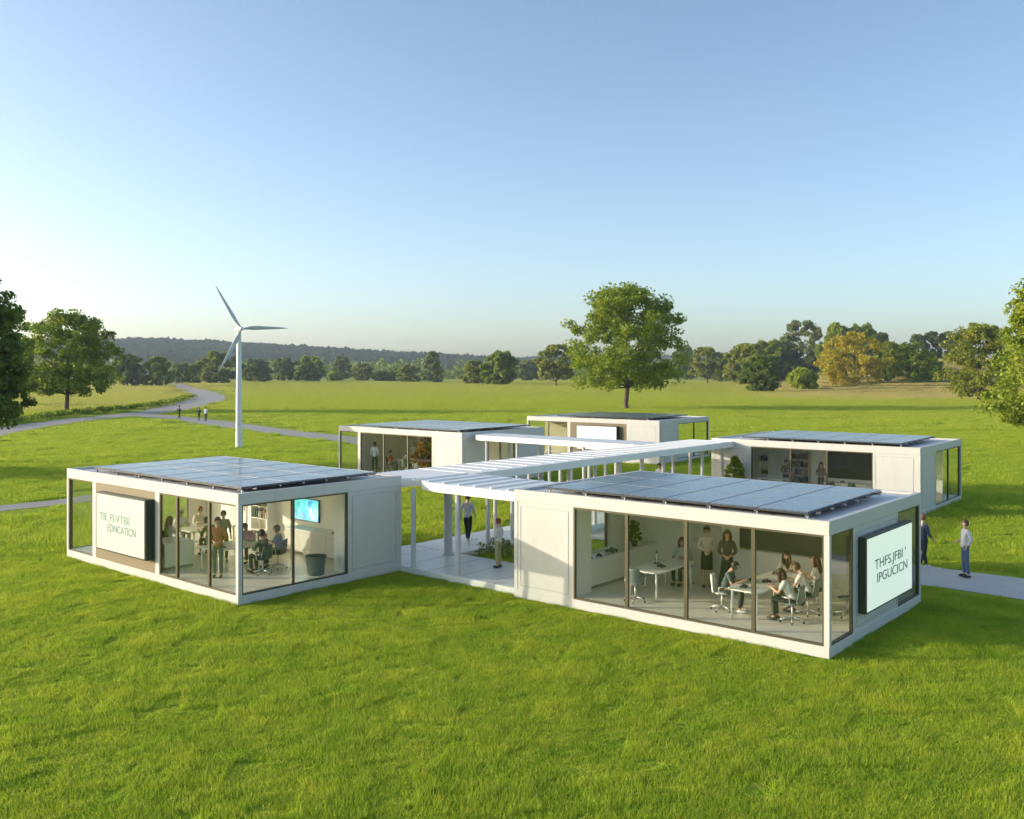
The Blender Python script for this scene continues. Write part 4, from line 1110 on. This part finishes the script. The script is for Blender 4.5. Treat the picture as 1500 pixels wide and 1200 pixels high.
T_ = [
 ('wide dark round tree at the left end of the distant tree row', 187, 566, 519, 48, 'dark', 'round', 'dk1'),
 ('round sunlit tree right of the dark one in the distant row', 229, 566, 522, 44, 'olive', 'round', 'ol1'),
 ('small dark tree standing before the head of the far path', 266, 562, 531, 30, 'dark', 'round', 'dk1'),
 ('narrow green tree between the small dark tree and the tall round one', 286, 562, 534, 24, 'green', 'round', 'gr1'),
 ('tall round olive tree left behind the wind turbine', 317, 562, 514, 52, 'olive', 'round', 'ol1'),
 ('wide dark bush like tree right behind the turbine tower', 374, 560, 526, 54, 'dark', 'round', 'dk1'),
 ('dark rounded tree, first of two right of the turbine', 416, 559, 524, 36, 'dark', 'round', 'dk1'),
 ('green rounded tree, second of two right of the turbine', 454, 559, 522, 42, 'green', 'round', 'gr1'),
 ('grey hazy slim tree behind the two right of the turbine', 500, 557, 522, 30, 'grey', 'round', 'gy1'),
 ('low pale bush left of the round tree in the middle distance', 492, 558, 545, 24, 'light', 'round', 'lt1'),
 ('round yellowish green tree in the middle of the distant row', 530, 558, 532, 32, 'olive', 'round', 'ol1'),
 ('small round bush right of the yellowish green tree', 557, 559, 543, 20, 'green', 'round', 'gr1'),
 ('second small round bush left of the tall grey green tree', 576, 559, 544, 22, 'green', 'round', 'gr1'),
 ('olive tree leaning on the tall grey green tree', 600, 560, 534, 36, 'olive', 'round', 'ol1'),
 ('tall grey green tree in the distance, left of the small gap', 634, 561, 515, 42, 'grey', 'cone', 'gy2'),
 ('round green tree left of the tallest dark one by the gap', 694, 563, 528, 40, 'olive', 'round', 'ol1'),
 ('tall dark green tree in the distance left of the lone tree', 733, 564, 515, 46, 'green', 'round', 'gr1'),
 ('hazy grey tree behind the open trunk tree', 774, 558, 528, 34, 'grey', 'round', 'gy1'),
 ('tree with visible trunk just left of the big lone tree', 815, 566, 504, 56, 'olive', 'wide', 'wd1'),
 ('dark tree peeping out right of the big lone tree', 1003, 556, 506, 42, 'dark', 'round', 'dk1'),
 ('round tree on a thin trunk right of the big lone tree', 1036, 562, 508, 50, 'olive', 'wide', 'wd1'),
 ('darker small tree at the shoulder of the thin trunk tree', 1062, 560, 522, 32, 'dark', 'round', 'dk1'),
 ('broad olive tree behind the dark green bushy tree', 1098, 564, 503, 62, 'olive', 'round', 'ol1'),
 ('green tree left of the very tall loose crowned one', 1130, 561, 500, 56, 'green', 'round', 'gr1'),
 ('dark green bushy tree standing forward in the straw field', 1113, 575, 520, 50, 'dark', 'round', 'dk2'),
 ('very tall loose crowned grey tree in the right distance', 1176, 561, 468, 62, 'grey', 'round', 'gy3'),
 ('small pale shrub standing forward in the straw field', 1176, 573, 541, 36, 'light', 'round', 'lt1'),
 ('dark green tree top behind left of the golden tree', 1230, 562, 476, 52, 'green', 'round', 'gr1'),
 ('second dark green tree top behind right of the golden tree', 1264, 561, 477, 48, 'green', 'round', 'gr1'),
 ('dark conical tree between the golden and the bright green tree', 1292, 562, 487, 46, 'dark', 'cone', 'dk3'),
 ('golden yellow autumn tree in the right distance', 1252, 572, 484, 86, 'gold', 'round', 'go1'),
 ('bright green bushy tree right of the golden tree', 1337, 572, 501, 64, 'green', 'round', 'gr2'),
 ('dark low tree filling the gap left of the golden tree', 1207, 561, 505, 46, 'dark', 'round', 'dk1'),
 ('dark low tree under the very tall loose crowned one', 1152, 561, 510, 48, 'dark', 'round', 'dk1'),
 ('green bush right of the bright green tree below the rise', 1362, 570, 524, 36, 'green', 'round', 'gr1'),
 ('low dark bush between the golden tree and the bright green tree', 1300, 570, 530, 40, 'dark', 'round', 'dk1'),
 ('green tree joining the golden and the bright green trees', 1309, 568, 502, 44, 'green', 'round', 'gr1'),
]
for i, (lb, px, py, pt, pw_, leaf, shp, key) in enumerate(T_):
    nm = 'shrub' if ('bush ' in lb + ' ' and 'tree ' not in lb.split(' bush')[0] + ' ') or 'shrub' in lb else 'tree'
    tree(lb, px, py, pt, pw_, leaf, shp, 40 + i, .02 if shp != 'wide' else .10, None, 90, 80, key=key, name=nm, rz=i * 1.3, group=G_)
for i, (lb, px, pt, w_) in enumerate([('dark tree on the rise, leftmost of the hilltop clump', 1343, 490, 30), ('dark tree on the rise, second of the hilltop clump', 1365, 486, 34), ('broad tree in the middle of the hilltop clump', 1388, 486, 36), ('dark tree at the right end of the hilltop clump', 1408, 494, 34)]):
    d = 560.; x_ = (px - 750) / FPX * d; z_ = float(rise(np.array([x_]), np.array([d]))[0])
    tree(lb, 0, 0, 0, 0, 'dark', 'round', 90, .04, 1.6, 70, 70, key='hl', loc=(x_, d), h=CAMH + (HOR - pt) / FPX * d - z_ + .5, wd=w_ * d / FPX, rz=i, z=z_ - .5, group='trees on the rise')
tree('tree left outside the view whose shadow lies behind the left block', 0, 0, 0, 0, 'dark', 'wide', 22, .13, .4, 170, 80, key='off0', loc=(-50, 57.5), h=7.6, wd=8)
# off to the left: trees whose long evening shadows cross the meadow
tree('tree left outside the view whose shadow crosses the middle meadow', 0, 0, 0, 0, 'dark', 'wide', 22, .13, .4, 110, 60, key='off', loc=(-104, 128), h=15, wd=8)
tree('tree left outside the view whose shadow crosses the far meadow', 0, 0, 0, 0, 'dark', 'wide', 22, .13, .4, 110, 60, key='off', loc=(-138, 176), h=16, wd=9)
# a mass of wood behind the row (reads as one dark hazy belt)
rg = np.random.default_rng(5); n = 900
dd_ = 800 + rg.random(n) * 350; pp = -250 + rg.random(n) * 2000
C = np.stack([(pp - 750) / FPX * dd_, dd_, rg.random(n) * 13 + 1.], 1)
V, F = leafy(0, C, 8., 3.6, 26, rg, .7)
o = bpy.data.objects.new('distant_wood', np_mesh('distant_wood', V, F, LEAF['dark'])); link(o); tag(o, 'hazy dark belt of far off wood behind the tree row', 'woodland', None, 'stuff')
# rough verge along the left path
vp = [gp(-30, 628), gp(40, 617), gp(110, 608), gp(170, 602), gp(220, 596), gp(255, 589), gp(281, 582.5)]
C = []
for a, b in zip(vp[:-1], vp[1:]):
    for t in np.linspace(0, 1, 40, endpoint=False): C.append((a[0] * (1 - t) + b[0] * t + rg.normal() * .5, a[1] * (1 - t) + b[1] * t + rg.normal() * .8, .35 + .25 * rg.random()))
V, F = leafy(0, np.array(C), .6, .4, 26, rg, .6)
o = bpy.data.objects.new('verge_growth', np_mesh('verge_growth', V, F, LEAF['green'])); link(o); tag(o, 'rough dark green verge growing along the left path', 'verge', None, 'stuff')

# ------------------------------------------------------------------ grass (one patch of blades, instanced over the meadow)
def grass(idx, d0, d1, patch, nbl, h0, h1, bw, spacing, label, seed):
    rg = np.random.default_rng(seed)
    q = (rg.random((nbl, 2)) - .5) * patch
    hh = h0 + (h1 - h0) * rg.random(nbl) ** 1.6; a = rg.random(nbl) * 6.283; ln = rg.normal(size=(nbl, 2)) * .38 * hh[:, None]
    dx = np.cos(a) * bw * .5; dy = np.sin(a) * bw * .5; z = np.zeros(nbl)
    b0 = np.stack([q[:, 0] - dx, q[:, 1] - dy, z], 1); b1 = np.stack([q[:, 0] + dx, q[:, 1] + dy, z], 1)
    tp = np.stack([q[:, 0] + ln[:, 0], q[:, 1] + ln[:, 1], hh], 1)
    V = np.stack([b0, b1, tp], 1).reshape(-1, 3); F = np.arange(nbl * 3).reshape(nbl, 3)
    # anchor points
    nx = int(d1 * 1.36 / spacing); pts = []
    gx, gy_ = np.meshgrid((np.arange(nx) - nx / 2) * spacing, np.arange(d0, d1, spacing))
    P = np.stack([gx.ravel(), gy_.ravel()], 1) + (rg.random((gx.size, 2)) - .5) * spacing * .6
    P = P[np.abs(P[:, 0]) < P[:, 1] * .575 + patch + 1.5]
    keep = np.ones(len(P), bool); mrg = patch * .5
    for ch in paths:
        ch = np.array(ch)
        for k in range(len(ch) - 1):
            a_, b_ = ch[k, :2], ch[k + 1, :2]; ab = b_ - a_; L2 = (ab ** 2).sum() + 1e-9
            t = np.clip(((P - a_) @ ab) / L2, 0, 1); dd = np.linalg.norm(P - (a_ + t[:, None] * ab), axis=1)
            keep &= dd > (ch[k, 2] * 1.0 + mrg * .9)
    for md, Lu_, Lv_ in ((A, 5.8, 10.12), (Bm, 6.4, 8.8), (Cm, 6.9, 10.3), (Dm, 7.4, 10.9), (Em, 6.9, 9.7)):
        an = -md.rotation_euler.z; c, s = math.cos(an), math.sin(an); rx = P[:, 0] - md.location.x; ry = P[:, 1] - md.location.y
        lx = rx * c - ry * s; ly = rx * s + ry * c
        keep &= ~((lx > mrg) & (lx < Lu_ - mrg) & (ly > mrg) & (ly < Lv_ - mrg))
    P = P[keep]; n = len(P)
    Zg = rise(P[:, 0], P[:, 1])
    allV = np.concatenate([V, np.stack([P[:, 0], P[:, 1], Zg], 1)])
    me = np_mesh('grass', allV, F, GRASSM)
    pt = np.zeros(len(allV), np.float32); pt[len(V):] = 1
    rot = np.zeros((len(allV), 3), np.float32); rot[len(V):, 2] = rg.random(n) * 6.283
    sc = np.ones((len(allV), 3), np.float32)
    cl = .72 + .12 * (np.sin(P[:, 0] * .9 + 1.3 * np.sin(P[:, 1] * .5)) * np.sin(P[:, 1] * .7 + np.sin(P[:, 0] * .4))) + .6 * rg.random(n) ** 2
    sc[len(V):, 2] = np.clip(cl, .5, 1.5)
    me.attributes.new('pt', 'FLOAT', 'POINT').data.foreach_set('value', pt)
    me.attributes.new('rt', 'FLOAT_VECTOR', 'POINT').data.foreach_set('vector', rot.ravel())
    me.attributes.new('sc', 'FLOAT_VECTOR', 'POINT').data.foreach_set('vector', sc.ravel())
    o = bpy.data.objects.new('grass', me); link(o); tag(o, label, 'grass', None, 'stuff')
    ng = bpy.data.node_groups.new('scatter_grass', 'GeometryNodeTree')
    ng.interface.new_socket('Geometry', in_out='INPUT', socket_type='NodeSocketGeometry'); ng.interface.new_socket('Geometry', in_out='OUTPUT', socket_type='NodeSocketGeometry')
    gi = ng.nodes.new('NodeGroupInput'); go_ = ng.nodes.new('NodeGroupOutput'); sp = ng.nodes.new('GeometryNodeSeparateGeometry'); ip = ng.nodes.new('GeometryNodeInstanceOnPoints')
    def attr(nm, ty):
        x = ng.nodes.new('GeometryNodeInputNamedAttribute'); x.data_type = ty; x.inputs['Name'].default_value = nm
        return [s for s in x.outputs if s.enabled and s.name == 'Attribute'][0]
    cmp = ng.nodes.new('FunctionNodeCompare'); cmp.data_type = 'FLOAT'; cmp.operation = 'GREATER_THAN'; cmp.inputs[1].default_value = .5
    L = ng.links.new
    L(attr('pt', 'FLOAT'), cmp.inputs[0]); L(cmp.outputs[0], sp.inputs['Selection']); L(gi.outputs[0], sp.inputs['Geometry'])
    L(sp.outputs['Selection'], ip.inputs['Points']); L(sp.outputs['Inverted'], ip.inputs['Instance'])
    L(attr('rt', 'FLOAT_VECTOR'), ip.inputs['Rotation']); L(attr('sc', 'FLOAT_VECTOR'), ip.inputs['Scale']); L(ip.outputs[0], go_.inputs[0])
    md = o.modifiers.new('scatter', 'NODES'); md.node_group = ng
grass(0, 10.5, 33, 1.0, 2000, .03, .115, .013, .8, 'short bright meadow grass in the foreground', 31)
grass(1, 33, 100, 2.4, 2200, .07, .22, .035, 2.0, 'meadow grass around the rear blocks', 32)
grass(2, 100, 270, 5., 2600, .12, .34, .09, 4.2, 'meadow grass of the middle distance', 33)
grass(3, 270, 640, 12., 3000, .2, .5, .22, 10., 'far meadow grass before the tree row', 34)

# ------------------------------------------------------------------ air
hz_ = MB().box(-2600, 2600, -80, 3300, -6.5, 100)
ho = hz_.build('haze', []); 
hm = bpy.data.materials.new('air'); hm.use_nodes = True; t = hm.node_tree; t.nodes.clear()
o_ = N(t, 'ShaderNodeOutputMaterial'); pv = N(t, 'ShaderNodeVolumePrincipled'); pv.inputs['Color'].default_value = (.70, .84, 1., 1); pv.inputs['Density'].default_value = .00014
pv.inputs['Anisotropy'].default_value = .2
t.links.new(pv.outputs[0], o_.inputs['Volume']); ho.data.materials.append(hm); tag(ho, None, None, None, 'stuff')
